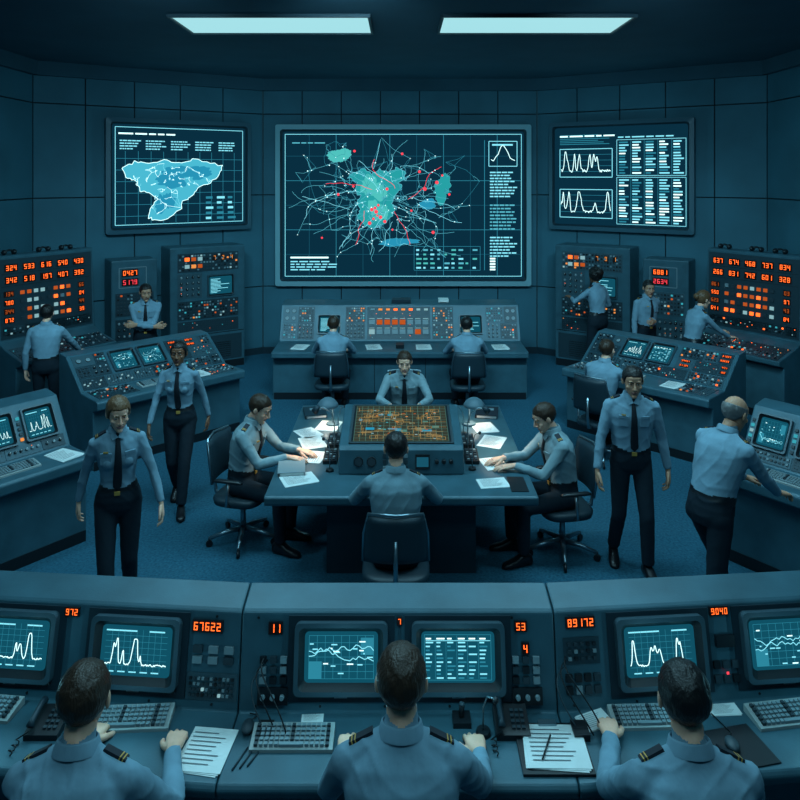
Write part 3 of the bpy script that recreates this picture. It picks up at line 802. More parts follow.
top('desk_microphone',mic(-.60,7.0,ZT,.06,.3)); top('desk_microphone',mic(.62,6.18,ZT,.05,.34)); top('desk_microphone',mic(-.60,6.15,ZT,-.04,.30)); top('desk_microphone',mic(.62,7.02,ZT,-.08,.3))
m_shade=mat('lamp_shade',(.09,.16,.20),.5,.0)
m_bulb=em('lamp_bulb',(1.,.88,.7),2.5)
def lamp(x,y,sx):
    e=empty('desk_lamp',(x,y,ZT)); B=MB()
    B.cyl((0,0,0),(0,0,.02),.07,.065,m_shade,20)
    B.tube([(0,0,.02),(0,.0,.16),(sx*.02,-.01,.22),(sx*.05,-.02,.27)],.008,m_chrome)
    rings=[]
    for z,r in((.28,.018),(.275,.04),(.255,.072),(.225,.098),(.195,.112),(.192,.106),(.225,.090),(.252,.066),(.268,.034)):
        rings.append((V((sx*.05,-.02,z)),V((r,0,0)),V((0,r,0))))
    B.loft(rings,m_shade,24); B.obj('lamp_body',e)
    B=MB();B.ell((sx*.05,-.02,.225),(.020,.020,.022),m_bulb);B.obj('bulb',e)
    l=bpy.data.lights.new('lamp_glow','SPOT');l.energy=4.0;l.color=(1,.85,.66);l.spot_size=rad(140);l.spot_blend=.6;l.shadow_soft_size=.02
    o=bpy.data.objects.new('lamp_glow',l);coll.objects.link(o);o.parent=e;o.location=(sx*.05,-.02,.19);o.rotation_euler=(0,rad(12*sx),0)
lamp(-.68,7.30,-1); lamp(.70,7.30,1)
def arm_lamp(x,y,sx):
    e=empty('gooseneck_task_lamp',(x,y,ZT)); B=MB()
    B.cyl((0,0,0),(0,0,.02),.045,.04,m_black,16)
    B.tube([(0,0,.02),(0,0,.26),(sx*.03,-.01,.36),(sx*.10,-.02,.41),(sx*.16,-.03,.40)],.006,m_chrome)
    B.cyl((sx*.14,-.03,.42),(sx*.18,-.03,.37),.018,.034,m_dark,14); B.obj('arm',e)
    l=bpy.data.lights.new('lamp_glow','SPOT');l.energy=8;l.color=(1,.80,.58);l.spot_size=rad(135);l.spot_blend=.8;l.shadow_soft_size=.02
    o=bpy.data.objects.new('lamp_glow',l);coll.objects.link(o);o.parent=e;o.location=(sx*.185,-.03,.36);o.rotation_euler=(0,rad(-22*sx),0)
arm_lamp(-.60,6.59,-1); arm_lamp(.62,6.58,1)

# ---------------------------------------------------------------- chairs
def chair(loc,yaw,sz=.45,arms=True,bh=.5):
    B=MB()
    for k in range(5):
        a=rad(72*k+18); p=V((math.cos(a)*.30,math.sin(a)*.30,.075))
        B.tube([(0,0,.12),(p.x*.5,p.y*.5,.105),tuple(p)],[.026,.020,.014],m_chrome,8)
        B.cyl((p.x-.012*math.sin(a),p.y+.012*math.cos(a),.03),(p.x+.012*math.sin(a),p.y-.012*math.cos(a),.03),.03,.03,m_black,12)
        B.cyl((p.x,p.y,.03),(p.x,p.y,.08),.008,.008,m_black,6)
    B.cyl((0,0,.10),(0,0,sz-.10),.028,.022,m_chrome,12); B.cyl((0,0,sz-.12),(0,0,sz-.07),.09,.11,m_black,12)
    rings=[(V((0,0,sz-.075)),V((.20,0,0)),V((0,.19,0))),(V((0,0,sz-.065)),V((.235,0,0)),V((0,.22,0))),(V((0,0,sz-.02)),V((.245,0,0)),V((0,.23,0))),(V((0,0,sz-.004)),V((.225,0,0)),V((0,.21,0))),(V((0,0,sz-.006)),V((.1,0,0)),V((0,.1,0)))]
    B.loft(rings,m_leather,28,3.5)
    nx,nz=10,8; F=[];Bk=[]
    for j in range(nz+1):
        z=sz+.12+bh*j/nz
        for i in range(nx+1):
            u=-1+2*i/nx; wv=.225*(1-.10*(j/nz)**2); y=-.235-.05*(j/nz)+.045*u*u
            edge=max(abs(u),abs(2*j/nz-1)); th=.028*(1-.6*max(0,edge-.75)/.25)
            F.append((u*wv,y+th,z));Bk.append((u*wv,y-th,z))
    N=(nx+1)*(nz+1); fs=[]
    for j in range(nz):
        for i in range(nx):
            a=j*(nx+1)+i; fs.append((a,a+nx+1,a+nx+2,a+1)); fs.append((N+a,N+a+1,N+a+nx+2,N+a+nx+1))
    for j in range(nz):
        a=j*(nx+1); fs.append((a,N+a,N+a+nx+1,a+nx+1)); a+=nx; fs.append((a,a+nx+1,N+a+nx+1,N+a))
    for i in range(nx):
        fs.append((i,i+1,N+i+1,N+i)); a=nz*(nx+1)+i; fs.append((a,N+a,N+a+1,a+1))
    B.add(F+Bk,fs,m_leather,True)
    E=[(-.232,-.19,sz+.12),(-.225,-.215,sz+.12+bh*.6),(-.19,-.25,sz+.135+bh),(0,-.295,sz+.14+bh),(.19,-.25,sz+.135+bh),(.225,-.215,sz+.12+bh*.6),(.232,-.19,sz+.12)]
    B.tube(E,.010,m_chrome,8)
    B.tube([(0,-.12,sz-.08),(0,-.27,sz-.04),(0,-.29,sz+.10),(0,-.285,sz+.30)],[.018,.018,.016,.014],m_chrome)
    if arms:
        for sx in(-1,1):
            B.tube([(sx*.20,-.02,sz-.07),(sx*.285,-.02,sz-.03),(sx*.29,0,sz+.17)],.013,m_chrome)
            B.loft([(V((sx*.29,-.13,sz+.185)),V((.02,0,0)),V((0,0,.010))),(V((sx*.29,-.10,sz+.19)),V((.026,0,0)),V((0,0,.016))),(V((sx*.29,.10,sz+.19)),V((.026,0,0)),V((0,0,.016))),(V((sx*.29,.13,sz+.185)),V((.02,0,0)),V((0,0,.010)))],m_black,12)
    return B.obj('office_chair',loc=(loc[0],loc[1],0),rz=yaw)

# ---------------------------------------------------------------- people
def remesh(prims,vox,it):
    vs=[];fs=[]
    for v,f in prims:
        o=len(vs); vs+=[tuple(p) for p in v]; fs+=[[i+o for i in q] for q in f]
    me=bpy.data.meshes.new('tmp');me.from_pydata(vs,[],fs);me.update()
    bm=bmesh.new();bm.from_mesh(me);bmesh.ops.recalc_face_normals(bm,faces=bm.faces);bm.to_mesh(me);bm.free()
    ob=bpy.data.objects.new('tmp',me);coll.objects.link(ob)
    r=ob.modifiers.new('r','REMESH');r.mode='VOXEL';r.voxel_size=vox;r.adaptivity=0
    if it:
        s=ob.modifiers.new('s','SMOOTH');s.factor=.5;s.iterations=it
    dg=bpy.context.evaluated_depsgraph_get(); dg.update()
    ev=ob.evaluated_get(dg); m2=bpy.data.meshes.new_from_object(ev)
    n=len(m2.vertices);P=np.empty(n*3);m2.vertices.foreach_get('co',P);P=P.reshape(-1,3)
    L=np.empty(len(m2.loops),dtype=np.int64);m2.loops.foreach_get('vertex_index',L)
    Q=L.reshape(-1,4)
    bpy.data.objects.remove(ob);bpy.data.meshes.remove(me);bpy.data.meshes.remove(m2)
    return P,Q
HC={}
def hand_mesh(pose):
    if pose in HC: return HC[pose]
    cu={'relax':(18,28,18),'flat':(6,14,10),'type':(22,38,25),'grip':(55,70,40)}[pose]
    pr=[loft([(V((0,-.03,0)),V((.025,0,0)),V((0,0,.019))),(V((0,0,0)),V((.026,0,0)),V((0,0,.018))),(V((0,.03,-.001)),V((.034,0,0)),V((0,0,.017))),(V((0,.065,0)),V((.040,0,0)),V((0,0,.015))),(V((0,.092,0)),V((.039,0,0)),V((0,0,.011)))],16,2.4)]
    for i,(x,y,L,r) in enumerate(((-.030,.088,.072,.0082),(-.010,.094,.080,.0085),(.0105,.091,.074,.0082),(.030,.082,.058,.0074))):
        a=0;p=V((x,y-.01,0));spl=(-.06,-.02,.02,.07)[i];pts=[p.copy()]
        for k,fr in enumerate((.46,.30,.24)):
            a+=rad(cu[k]*(1+.08*i)); p=p+V((spl*L*fr*2,math.cos(a),-math.sin(a))).normalized()*L*fr+(V((0,.01,0)) if k==0 else V()); pts.append(p.copy())
        pr.append(tube(pts,[r*1.05,r,r*.93,r*.75],10))
        for q,rrr in zip(pts,(r*1.05,r*1.04,r*.96,r*.75)): pr.append(ellipsoid(q,(rrr,)*3,10,8))
    pts=[V((-.022,.020,-.006)),V((-.044,.048,-.014)),V((-.055,.078,-.020)),V((-.056,.100,-.026))]
    pr.append(tube(pts,[.015,.012,.0105,.008],10))
    for q,rrr in zip(pts,(.015,.012,.0105,.008)): pr.append(ellipsoid(q,(rrr,)*3,10,8))
    HC[pose]=remesh(pr,.0028,1); return HC[pose]
HD=None
def head_mesh():
    global HD
    if HD: return HD
    pr=[ellipsoid((0,-.014,.030),(.076,.096,.088),24,16)]
    R=[(.085,.045,.050,.015),(.06,.066,.068,.015),(.035,.069,.070,.016),(.012,.067,.062,.016),(-.02,.066,.066,.019),(-.05,.060,.062,.026),(-.08,.048,.050,.034),(-.103,.033,.034,.045),(-.118,.016,.018,.052)]
    pr.append(loft([(V((0,yc,z)),V((a,0,0)),V((0,b,0))) for z,a,b,yc in R],24,2.3))
    for s in(-1,1):
        pr.append(ellipsoid((s*.044,.058,-.024),(.022,.022,.018),12,8))
        pr.append(ellipsoid((s*.028,.079,.032),(.022,.011,.007),12,8))
        pr.append(ellipsoid((s*.080,-.008,-.004),(.010,.020,.032),12,10,Matrix.Rotation(s*.35,3,'Z')))
        pr.append(ellipsoid((s*.013,.094,-.034),(.009,.010,.008),10,8))
    pr.append(tube([(0,.076,.030),(0,.090,.006),(0,.108,-.026),(0,.098,-.040)],[.008,.009,.0125,.008],12)); pr.append(ellipsoid((0,.107,-.028),(.0125,.012,.011),12,8))
    pr.append(ellipsoid((0,.086,-.060),(.024,.011,.006),14,8)); pr.append(ellipsoid((0,.084,-.071),(.021,.012,.007),14,8)); pr.append(ellipsoid((0,.078,-.102),(.022,.017,.016),14,8))
    P,Q=remesh(pr,.0038,2)
    c=P[Q].mean(1)
    lab=np.where((np.abs(c[:,0])<.025)&(c[:,2]<-.054)&(c[:,2]>-.078)&(c[:,1]>.082),1,0)
    HD=(P,Q,lab); return HD
def hair_mesh(style,seed):
    n,k=64,44; rx,ry,rz=(.086,.106,.097)
    if style=='woman': rx,ry,rz=.089,.112,.105
    if style=='afro': rx,ry,rz=.105,.125,.118
    if style=='bald': rx,ry,rz=.081,.102,.093
    c=V((0,-.016,.028)); vs,fs=ellipsoid((0,0,0),(rx,ry,rz),n,k)
    out=[]
    for p in vs:
        q=p+c
        zl=np.interp(q.y,[-.12,-.06,-.02,.005,.02,.045,.065,.09],[-.085,-.066,-.020,.010,-.008,.045,.066,.078])
        if style in('woman','afro'): zl=np.interp(q.y,[-.12,-.06,-.02,.02,.040,.060,.09],[-.10,-.09,-.06,-.012,.040,.068,.080])
        keep=q.z>zl
        if style=='bald' and (q.z>.055 or q.y>.03): keep=False
        nz=noise.noise(V((q.x*45+seed,q.y*20,q.z*45)))*.0035+noise.noise(V((q.x*130,q.y*60+seed,q.z*35)))*.0022
        if keep:
            f=1+nz/.09*(2 if style=='afro' else 1)
            out.append(c+p*f)
        else: out.append(c+p*.80)
    return out,fs
SK={'light':(.78,.44,.31),'tan':(.52,.27,.17),'dark':(.20,.09,.05)}
def skinm(k): return mat('skin_'+k,SK[k],.5,bump=.08,bs=200,var=.08,vs=25,sss=.15)
HR={'black':(.010,.008,.008),'brown':(.035,.018,.010),'blond':(.13,.065,.03),'grey':(.16,.16,.16)}
def hairm(k): return mat('hair_'+k,HR[k],.42,bump=.5,bs=120,stretch=(1,1,.2))
SHC={'blue':(.185,.31,.395),'grey':(.22,.32,.36),'slate':(.16,.26,.31)}
def shirtm(k): return mat('shirt_'+k,SHC[k],.85,bump=.9,bs=10,var=.16,vs=7,stretch=(1,1,.6),spec=.15)
m_trouser=mat('trousers_dark',(.010,.020,.030),.8,bump=.5,bs=12,stretch=(1,1,.4),spec=.2)
m_shoe=mat('shoe_leather',(.008,.009,.012),.3)
m_tie=mat('necktie',(.006,.010,.016),.6)
m_eyew=mat('eye_white',(.6,.62,.62),.3); m_iris=mat('eye_iris',(.015,.012,.010),.2); m_lip={'light':mat('lips_light',(.50,.20,.17),.5),'tan':mat('lips_tan',(.34,.14,.11),.5),'dark':mat('lips_dark',(.13,.05,.045),.5)}
def ik(a,t,l1,l2,pole):
    d=t-a;D=min(d.length,l1+l2-.003);D=max(D,abs(l1-l2)+.02);u=d.normalized()
    x=(l1*l1-l2*l2+D*D)/(2*D);h=math.sqrt(max(0,l1*l1-x*x)); p=V(pole);p=(p-u*p.dot(u)).normalized()
    return a+u*x+p*h,a+u*D
def sm(x): x=min(max(x,0),1); return x*x*(3-2*x)
def basis(y,z):
    y=V(y).normalized();z=V(z);z=(z-y*z.dot(y)).normalized();x=y.cross(z)
    return Matrix((x,y,z)).transposed()
def person(name,loc,yaw,s=1.,sex='m',pelvis=(0,0,.945),lean=2,bend=4,roll=0,twist=0,
    hl=(-.25,.06,.84),hr=(.25,.06,.84),dl=(0,.15,-1),dr=(0,.15,-1),pl=(1,0,0),pr_=(-1,0,0),el=(-.5,-1,-.1),er=(.5,-1,-.1),
    fl=(-.10,0,0),fr=(.10,0,0),fyl=8,fyr=-8,fpl=0,fpr=0,kl=(0,1,.1),kr=(0,1,.1),head=(0,0,0),hand='relax',handl=None,
    skin='light',hair='brown',hs='short',shirt='blue',tie=True,vox=.0105,seed=0,trim=True,neck=.092):
    P0=V(pelvis); W=(sex=='f')
    Rr=Matrix.Rotation(rad(roll),3,'Y')
    steps=80;dt=.0075;tab=[V((0,0,0))]
    def ang(t): return rad(lean+(bend-lean)*sm(t/.5))
    for i in range(steps): a=ang(i*dt); tab.append(tab[-1]+V((0,math.sin(a),math.cos(a)))*dt)
    def S(t):
        a=ang(t); up=V((0,math.sin(a),math.cos(a))); f=V((0,math.cos(a),-math.sin(a))); l=V((1,0,0))
        if t<0: p=up*t
        else:
            i=min(t/dt,steps-.001);k=int(i);p=tab[k].lerp(tab[k+1],i-k)
        tw=Matrix.Rotation(rad(twist)*sm(t/.45),3,up); l=tw@l;f=tw@f
        return P0+Rr@p,Rr@l,Rr@f,Rr@up
    if W: R=[(-.11,.09,.08),(-.05,.155,.112),(.02,.168,.12),(.09,.145,.105),(.16,.122,.092),(.24,.132,.10),(.33,.15,.115),(.41,.155,.11),(.47,.145,.09),(.51,.10,.065),(.545,.058,.052)]
    else: R=[(-.11,.09,.085),(-.05,.155,.115),(.02,.166,.122),(.09,.160,.118),(.16,.158,.118),(.24,.168,.122),(.33,.185,.13),(.41,.192,.126),(.465,.175,.105),(.51,.115,.075),(.55,.064,.06)]
    prims=[loft([(S(t)[0]-S(t)[2]*.005,S(t)[1]*a,S(t)[2]*b) for t,a,b in R],28,2.35)]
    def dep(t): return float(np.interp(t,[r[0] for r in R],[r[2] for r in R]))
    if W:
        c,l,f,u=S(.33)
        for q in(-1,1): prims.append(ellipsoid(c+l*q*.065+f*.075,(.055,.055,.055),14,10))
    segs=[]
    shw=.158 if W else .180
    cS,lS,fS,uS=S(.455)
    sh=[cS-lS*shw,cS+lS*shw]
    ra=.045 if W else .054
    cN,lN,fN,uN=S(.52)
    for k,q in enumerate((-1,1)):
        prims+=caps(cN+lN*q*.03,sh[k],.052 if not W else .044,ra,14)
    UA,FA=(.285,.25) if not W else (.27,.235)
    pol=[el,er];tg=[V(hl),V(hr)];wr=[];elb=[]
    for k in range(2):
        e_,w_=ik(sh[k],tg[k]/s,UA,FA,pol[k]); elb.append(e_);wr.append(w_)
        rs=[ra*1.02,ra*.98,ra*.86,ra*.80]
        P=[sh[k],sh[k].lerp(e_,.35),sh[k].lerp(e_,.8),e_]; prims.append(tube(P,rs,16)); prims.append(ellipsoid(sh[k],(ra*1.03,)*3,14,10)); prims.append(ellipsoid(e_,(ra*.82,)*3,14,10))
        cu=.034 if not W else .029
        P=[e_,e_.lerp(w_,.3),e_.lerp(w_,.8),w_]; prims.append(tube(P,[ra*.80,ra*.82,cu*1.08,cu],16))
        segs.append((e_,w_,ra*.8,cu,0)); segs.append((sh[k],e_,ra,ra*.8,0))
    c5,l5,f5,u5=S(.53); hp,hy,hrl=head
    nk=c5+u5*neck+f5*.015; nr=.056 if not W else .046
    prims.append(tube([c5-u5*.04,c5+u5*.03,nk],[nr*1.08,nr,nr*.96],18)); segs.append((c5+u5*.055,nk,nr,nr,3))
    hips=[S(-.03)[0]-S(0)[1]*.088,S(-.03)[0]+S(0)[1]*.088]; TH,SH=.425,.405
    ft=[V(fl),V(fr)];kp=[kl,kr];fy=[fyl,fyr];fp=[fpl,fpr];feet=[]
    for k in range(2):
        an=ft[k]/s+V((0,0,.095))
        kn,a2=ik(hips[k],an,TH,SH,kp[k])
        r1=.086 if not W else .084
        P=[hips[k],hips[k].lerp(kn,.3),hips[k].lerp(kn,.75),kn,kn.lerp(a2,.35),kn.lerp(a2,.97)]
        prims.append(tube(P[:4],[r1,r1*.95,.069,.062],18));prims.append(ellipsoid(kn,(.062,)*3,14,10));prims.append(tube(P[3:],[.062,.060,.052],18)); prims.append(ellipsoid(hips[k]+V((0,-.01,0)),(r1*1.05,r1*1.08,r1*1.1),14,10))
        segs.append((hips[k],kn,r1,.06,1));segs.append((kn,a2,.06,.052,1)); feet.append(a2)
    for t in(-.06,-.02,.02,.055): segs.append((S(t)[0]-S(t)[1]*.06,S(t)[0]+S(t)[1]*.06,dep(t),dep(t),1))
    for t in(.125,.16,.2,.25,.3,.35,.4,.45,.5,.54): segs.append((S(t)[0]-S(t)[1]*.05,S(t)[0]+S(t)[1]*.05,dep(t),dep(t),0))
    segs.append((S(.09)[0]-S(.09)[1]*.06,S(.09)[0]+S(.09)[1]*.06,dep(.09),dep(.09),2))
    Pn,Q=remesh(prims,vox,4)
    nrm=np.zeros_like(Pn)
    fn=np.cross(Pn[Q[:,2]]-Pn[Q[:,0]],Pn[Q[:,3]]-Pn[Q[:,1]])
    for i in range(4): np.add.at(nrm,Q[:,i],fn)
    nrm/=np.linalg.norm(nrm,axis=1)[:,None]+1e-9
    x,y,z=Pn.T
    # cloth folds: sharp-ridged creases, strongest round waist / elbows, weak on trousers
    rid=1-np.abs(np.sin(z*30+x*17*np.sin(y*9+seed)+1.7*np.sin(x*14+seed)))
    rid2=1-np.abs(np.sin(z*19-x*26+1.5*np.sin(y*21+seed*2)+seed))
    env=.5+.5*np.sin(x*11+seed)*np.sin(z*9+seed*1.3)
    wv=(rid**2.5*env+rid2**3*(1-env)-.3)*.0065
    wv=wv*np.where(z<P0.z+.05,.45,1.)
    Pn=Pn+nrm*wv[:,None]
    C=Pn[Q].mean(1); best=np.full(len(C),1e9);lab=np.zeros(len(C),int)
    for a,b,r0,r1,lb in segs:
        a=np.array(a);b=np.array(b);ab=b-a;t=np.clip((C-a)@ab/(ab@ab+1e-12),0,1)
        d=np.linalg.norm(C-(a+t[:,None]*ab),axis=1)-(r0+(r1-r0)*t)
        mk=d<best;best[mk]=d[mk];lab[mk]=lb
    ms=shirtm(shirt);mats=[ms,m_trouser,m_black,skinm(skin),m_lip[skin]]
    AV=[Pn];AF=Q.tolist();AM=lab.tolist();off=len(Pn)
    def addnp(Pp,Qq,labs):
        nonlocal off
        AV.append(Pp);AF.extend((Qq+off).tolist());AM.extend(list(labs));off+=len(Pp)
    a=ang(.53)*.35
    Hb=Rr@Matrix.Rotation(-a,3,'X')@Matrix.Rotation(rad(twist*.8+hy),3,'Z')@Matrix.Rotation(rad(hp),3,'X')@Matrix.Rotation(rad(hrl),3,'Y')
    hs_=.97 if W else 1.0
    hc=nk+Hb@V((0,.012,.062))
    Hn=np.array(Hb)
    hP,hQ,hl_=head_mesh()
    addnp((hP*hs_)@Hn.T+np.array(hc),hQ,np.where(hl_==1,4,3))
    for k in range(2):
        pose=hand if (k==1 or handl is None) else handl
        gP,gQ=hand_mesh(pose); gP=gP.copy()*(.95 if W else 1.04); gQ2=gQ
        if k==0: gP[:,0]*=-1; gQ2=gQ[:,::-1]
        d=[dl,dr][k];pn=[pl,pr_][k]
        Bm=np.array(basis(d,-V(pn)))
        addnp(gP@Bm.T+np.array(wr[k]+V(d).normalized()*.012),gQ2,[3]*len(gQ))
    M=MB(); M.mats=list(mats)
    hm=hairm(hair)
    hv,hf=hair_mesh(hs,seed); M.T=Matrix.Translation(hc)@Hb.to_4x4()@Matrix.Scale(hs_,4)
    M.add(hv,hf,hm,True)
    if hs=='woman':
        M.ell((0,-.128,.010),(.046,.040,.046),hm)
        if seed%2: M.loft([(V((0,-.13,.0)),V((.03,0,0)),V((0,.025,0))),(V((0,-.15,-.05)),V((.032,0,0)),V((0,.026,0))),(V((0,-.15,-.12)),V((.025,0,0)),V((0,.02,0))),(V((0,-.14,-.18)),V((.008,0,0)),V((0,.008,0)))],hm,12)
    if hs=='afro': M.ell((0,-.11,.06),(.075,.06,.07),hm)
    for q in(-1,1):
        M.ell((q*.030,.0725,.010),(.0145,.0105,.0075),m_eyew,12,8); M.ell((q*.030,.0795,.010),(.0062,.0045,.0062),m_iris,10,6)
        M.ell((q*.030,.0730,.0155),(.0165,.0115,.0055),mats[3],12,8)
        M.loft([(V((q*.012,.089,.029)),V((0,.003,0)),V((0,0,.004))),(V((q*.032,.089,.035)),V((0,.003,0)),V((0,0,.004))),(V((q*.050,.077,.029)),V((0,.002,0)),V((0,0,.002)))],hm,8)
    M.T=Matrix.Identity(4)
    for k in range(2):
        a2=feet[k]; Ry=Matrix.Rotation(rad(fy[k]),3,'Z')@Matrix.Rotation(rad(fp[k]),3,'X')
        base=a2+Ry@V((0,0,-.095))
        sc=.92 if W else 1.
        rg=[]
        for d_,hw,hh,zc in((-.078,.018,.022,.035),(-.066,.034,.042,.045),(-.02,.040,.055,.057),(.03,.041,.050,.052),(.08,.045,.034,.036),(.14,.046,.026,.028),(.18,.036,.020,.022),(.197,.014,.012,.015)):
            rg.append((base+Ry@V((0,d_*sc,zc)),Ry@V((hw,0,0)),Ry@V((0,0,hh))))
        M.loft(rg,m_shoe,16,2.6)
    cc,lc,fc,uc=S(.548); ri=nr+.004
    M.loft([(cc-uc*.012,lc*(ri+.022),fc*(ri+.020)),(cc+uc*.026-fc*.004,lc*(ri+.009),fc*(ri+.010)),(cc+uc*.032-fc*.004,lc*(ri+.003),fc*(ri+.004)),(cc+uc*.0,lc*(ri+.001),fc*(ri+.001))],ms,22,cap=False)
    for q in(-1,1):
        p=S(.525)[0]+S(.525)[2]*(dep(.525)+.012)+S(.5)[1]*q*.028
        M.box(p,(.042,.008,.05),ms,R=Matrix((S(.5)[1],S(.5)[2],S(.5)[3])).transposed()@Matrix.Rotation(q*.5,3,'Y')@Matrix.Rotation(.6,3,'X'))
    if tie:
        rg=[]
        for t,w_ in((.545,.012),(.535,.018),(.51,.013),(.48,.017),(.42,.021),(.34,.026),(.26,.030),(.19,.032),(.14,.030),(.115,.004)):
            c,l,f,u=S(t); rg.append((c+f*(dep(t)+(.006 if t<.5 else .013)+(.012 if W and .25<t<.42 else 0)),l*w_,f*.006))
        M.loft(rg,m_tie,10,3)
    if trim:
        for q in(-1,1):
            c,l,f,u=S(.37); p=c+l*q*.085+f*(dep(.37)*.90)
            Rb=Matrix((l,f,u)).transposed()@Matrix.Rotation(-q*.28,3,'Z')
            M.box(p+f*.005,(.075,.010,.085),ms,R=Rb); M.box(p+f*.009+u*.035,(.078,.010,.022),ms,R=Rb)
            if q==1: M.box(p+f*.015+u*.055,(.035,.006,.012),m_gold,R=Rb)
            pe=sh[(q+1)//2].lerp(cN+lN*q*.03,.30)+uS*(.055 if not W else .048)
            ax=(sh[(q+1)//2]-(cN+lN*q*.03)).normalized(); Rb=Matrix((ax,fS,ax.cross(fS))).transposed()
            M.box(pe,(.085,.040,.010),m_navy,R=Rb)
            for i in range(2): M.box(pe+ax*(.02+i*.012),(.004,.041,.0115),m_gold,R=Rb)
        c,l,f,u=S(.09); M.box(c+f*(dep(.09)+.003),(.04,.010,.028),m_gold,R=Matrix((l,f,u)).transposed())
    Vt=np.concatenate(AV+[np.array([tuple(v) for v in M.v])])*s
    fs=AF+[[i+off for i in f] for f in M.f]; mi=AM+M.m; smo=[True]*len(AF)+M.s
    me=bpy.data.meshes.new(name);me.from_pydata(Vt.tolist(),[],fs)
    for m in M.mats: me.materials.append(m)
    me.polygons.foreach_set('material_index',mi);me.polygons.foreach_set('use_smooth',smo);me.update()
    ob=bpy.data.objects.new(name,me);coll.objects.link(ob);ob.location=(loc[0],loc[1],0);ob.rotation_euler[2]=rad(yaw)
    return ob
DN=(0,0,-1)
def seated(loc,yaw,s=1.,pz=.545,hl=(-.18,.46,.82),hr=(.18,.46,.82),sz=None,arms=True,lean=4,bend=16,bh=.40,name='seated_man',**k):
    k.setdefault('hand','type')
    sz=(pz-.095)*s if sz is None else sz
    d=dict(pelvis=(0,0,pz),lean=lean,bend=bend,hl=hl,hr=hr,dl=(.12,1,-.10),dr=(-.12,1,-.10),pl=DN,pr_=DN,el=(-1,-.2,-.8),er=(1,-.2,-.8),
        fl=(-.13,.40,0),fr=(.13,.42,0),kl=(-.15,.4,1),kr=(.15,.4,1))
    d.update(k)
    chair((loc[0],loc[1]),yaw,sz,arms,bh)
    return person(name,loc,yaw,s,**d)
seated((-1.19,2.54),0,1.08,.57,hl=(-.16,.56,.86),hr=(.23,.50,.87),hair='brown',vox=.0085,seed=1,el=(-.6,-.2,-1),er=(.7,-.2,-1),bend=18,tie=False,head=(-4,6,0))
seated((.005,2.52),0,1.08,.655,hl=(-.24,.50,.87),hr=(.33,.50,.87),hair='brown',vox=.0085,seed=2,el=(-.6,-.1,-1),er=(.6,-.1,-1),bend=14,tie=False)
seated((1.07,2.54),0,1.08,.57,hl=(-.16,.56,.88),hr=(.20,.50,.87),hair='black',vox=.0085,seed=3,el=(-.7,-.2,-1),er=(.6,-.2,-1),bend=18,tie=False,head=(-4,-8,0))
seated((.05,8.28),180,1.0,.555,hl=(-.16,.50,.82),hr=(.16,.50,.82),skin='light',hair='brown',shirt='grey',seed=4,bend=20,head=(-8,0,0))
seated((-.03,5.26),0,1.03,.555,hl=(-.22,.46,.82),hr=(.22,.46,.82),hair='black',shirt='slate',seed=5,bend=10,lean=2,tie=False,arms=False,head=(-8,0,0),bh=.34)
seated((-1.42,6.52),-104,1.0,.555,hl=(-.10,.50,.83),hr=(.08,.46,.83),hair='brown',shirt='grey',seed=6,lean=3,bend=16,head=(-22,0,0),hand='flat',bh=.36,el=(-.6,-.4,-1),er=(.6,-.4,-1))
seated((1.42,6.30),100,1.0,.545,hl=(-.08,.46,.83),hr=(.10,.50,.83),hair='brown',shirt='grey',seed=7,lean=3,bend=16,head=(-22,0,0),hand='flat',bh=.36,el=(-.6,-.4,-1),er=(.6,-.4,-1))
seated((-.93,9.93),0,1.0,.56,hl=(-.2,.50,.78),hr=(.2,.50,.78),hair='brown',seed=8,vox=.013,tie=False,arms=False,bh=.34)
seated((.93,9.93),0,1.0,.55,hl=(-.2,.50,.78),hr=(.2,.50,.78),hair='black',seed=9,vox=.013,tie=False,arms=False,bh=.34)
seated((2.34,8.40),-45,1.02,.56,hl=(-.2,.48,.84),hr=(.2,.48,.84),hair='brown',seed=10,vox=.012,tie=False)
person('walking_woman',(-2.09,5.34),197,.98,'f',pelvis=(0,0,.93),fl=(-.07,-.24,.06),fpl=-25,fr=(.06,.22,0),hl=(-.33,.16,.83),hr=(.30,-.10,.82),dl=(-.15,.35,-1),dr=(.1,-.1,-1),head=(-14,10,0),hs='woman',hair='blond',seed=11,tie=True,lean=4,bend=7,twist=6,el=(-.5,-1,0),er=(.5,-1,0))
person('walking_woman',(-2.2,7.2),188,.96,'f',pelvis=(0,0,.925),fl=(-.04,.20,0),fr=(.06,-.20,.05),fpr=-22,hl=(-.28,-.08,.83),hr=(.28,.14,.84),dr=(.05,.3,-1),hs='woman',hair='black',skin='dark',seed=12,tie=True,twist=-6,el=(-.4,-1,0),er=(.4,-1,0))
person('walking_man',(1.94,6.05),176,.99,'m',pelvis=(0,0,.935),fl=(-.11,.12,0),fr=(.11,-.16,.02),fpr=-10,hl=(-.30,.03,.84),hr=(.31,.12,.84),hair='black',skin='tan',seed=13,head=(-10,0,0),shirt='blue',twist=-4,el=(-.5,-1,0),er=(.5,-1,0))
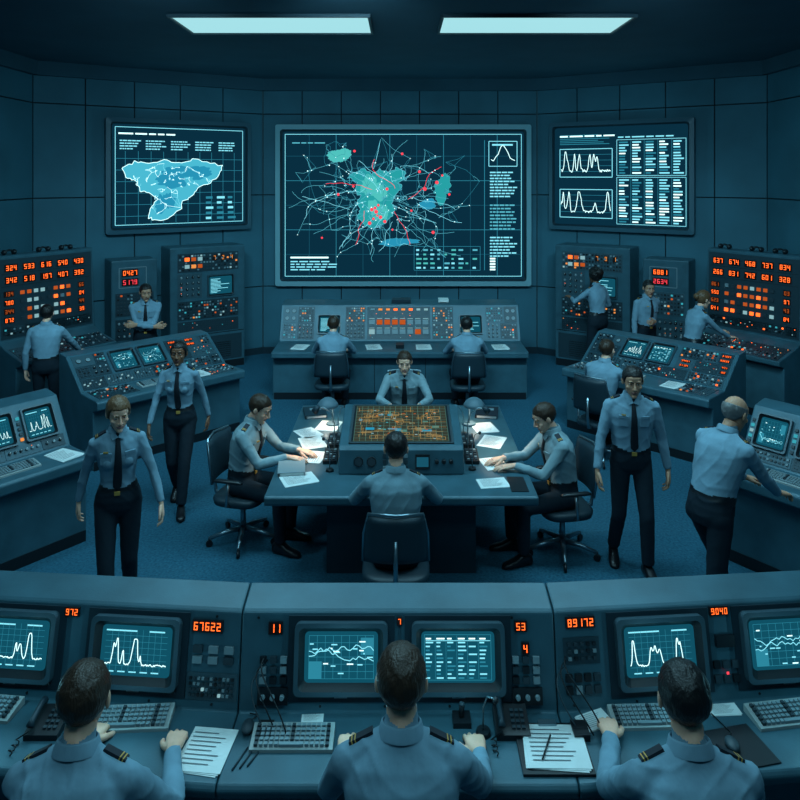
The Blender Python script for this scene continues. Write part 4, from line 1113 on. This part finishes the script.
person('standing_man',(2.24,5.16),-62,1.02,'m',pelvis=(0,-.02,.90),lean=14,bend=24,fl=(-.10,.24,0),fr=(.10,-.36,.05),fpr=-22,hl=(-.12,.62,.90),hr=(.14,.60,.90),dl=(0,1,-.25),dr=(0,1,-.25),pl=DN,pr_=DN,hs='bald',hair='grey',skin='tan',seed=14,head=(-14,0,0),tie=False,el=(-.6,-.4,-1),er=(.6,-.4,-1))
person('standing_man',(-4.5,9.15),15,.95,'m',hr=(.34,.36,.98),dr=(.2,1,-.2),pr_=DN,hair='black',seed=15,vox=.014,tie=False)
person('standing_man',(-3.75,10.6),200,1.0,'m',hl=(.12,.22,1.16),hr=(-.12,.24,1.12),dl=(1,.1,0),dr=(-1,.1,0),pl=(0,-1,0),pr_=(0,-1,0),el=(-1,-.2,-1),er=(1,-.2,-1),hair='black',skin='tan',seed=16,vox=.014,head=(-12,10,0),lean=5,bend=12)
person('standing_woman',(3.17,11.55),25,1.04,'f',hl=(-.20,.40,1.30),dl=(0,1,.2),pl=DN,hr=(.22,.28,1.14),dr=(-.3,1,.1),pr_=DN,hs='afro',hair='black',skin='dark',seed=17,vox=.014,tie=False)
person('standing_man',(3.74,10.95),200,.99,'m',hl=(.05,.26,1.14),dl=(.8,.4,0),pl=(0,-1,0),hair='black',skin='tan',seed=18,vox=.014,head=(-10,-15,0))
person('standing_woman',(4.0,9.88),-75,1.0,'f',lean=8,bend=18,hl=(-.08,.62,1.08),hr=(.12,.60,1.02),dl=(0,1,-.1),dr=(0,1,-.1),pl=DN,pr_=DN,hs='woman',hair='blond',seed=20,vox=.014,head=(-12,0,0),tie=False)

# ---------------------------------------------------------------- camera
cd=bpy.data.cameras.new('camera'); cam=bpy.data.objects.new('camera',cd); coll.objects.link(cam)
cam.location=(0,0,3.3); cam.rotation_euler=(rad(90),0,0)
cd.sensor_width=36; cd.lens=32.4; cd.shift_y=-.28; cd.clip_start=.05
scene.camera=cam
w=bpy.data.worlds.new('world'); scene.world=w; w.use_nodes=True
w.node_tree.nodes['Background'].inputs[0].default_value=(.02,.06,.08,1); w.node_tree.nodes['Background'].inputs[1].default_value=.3
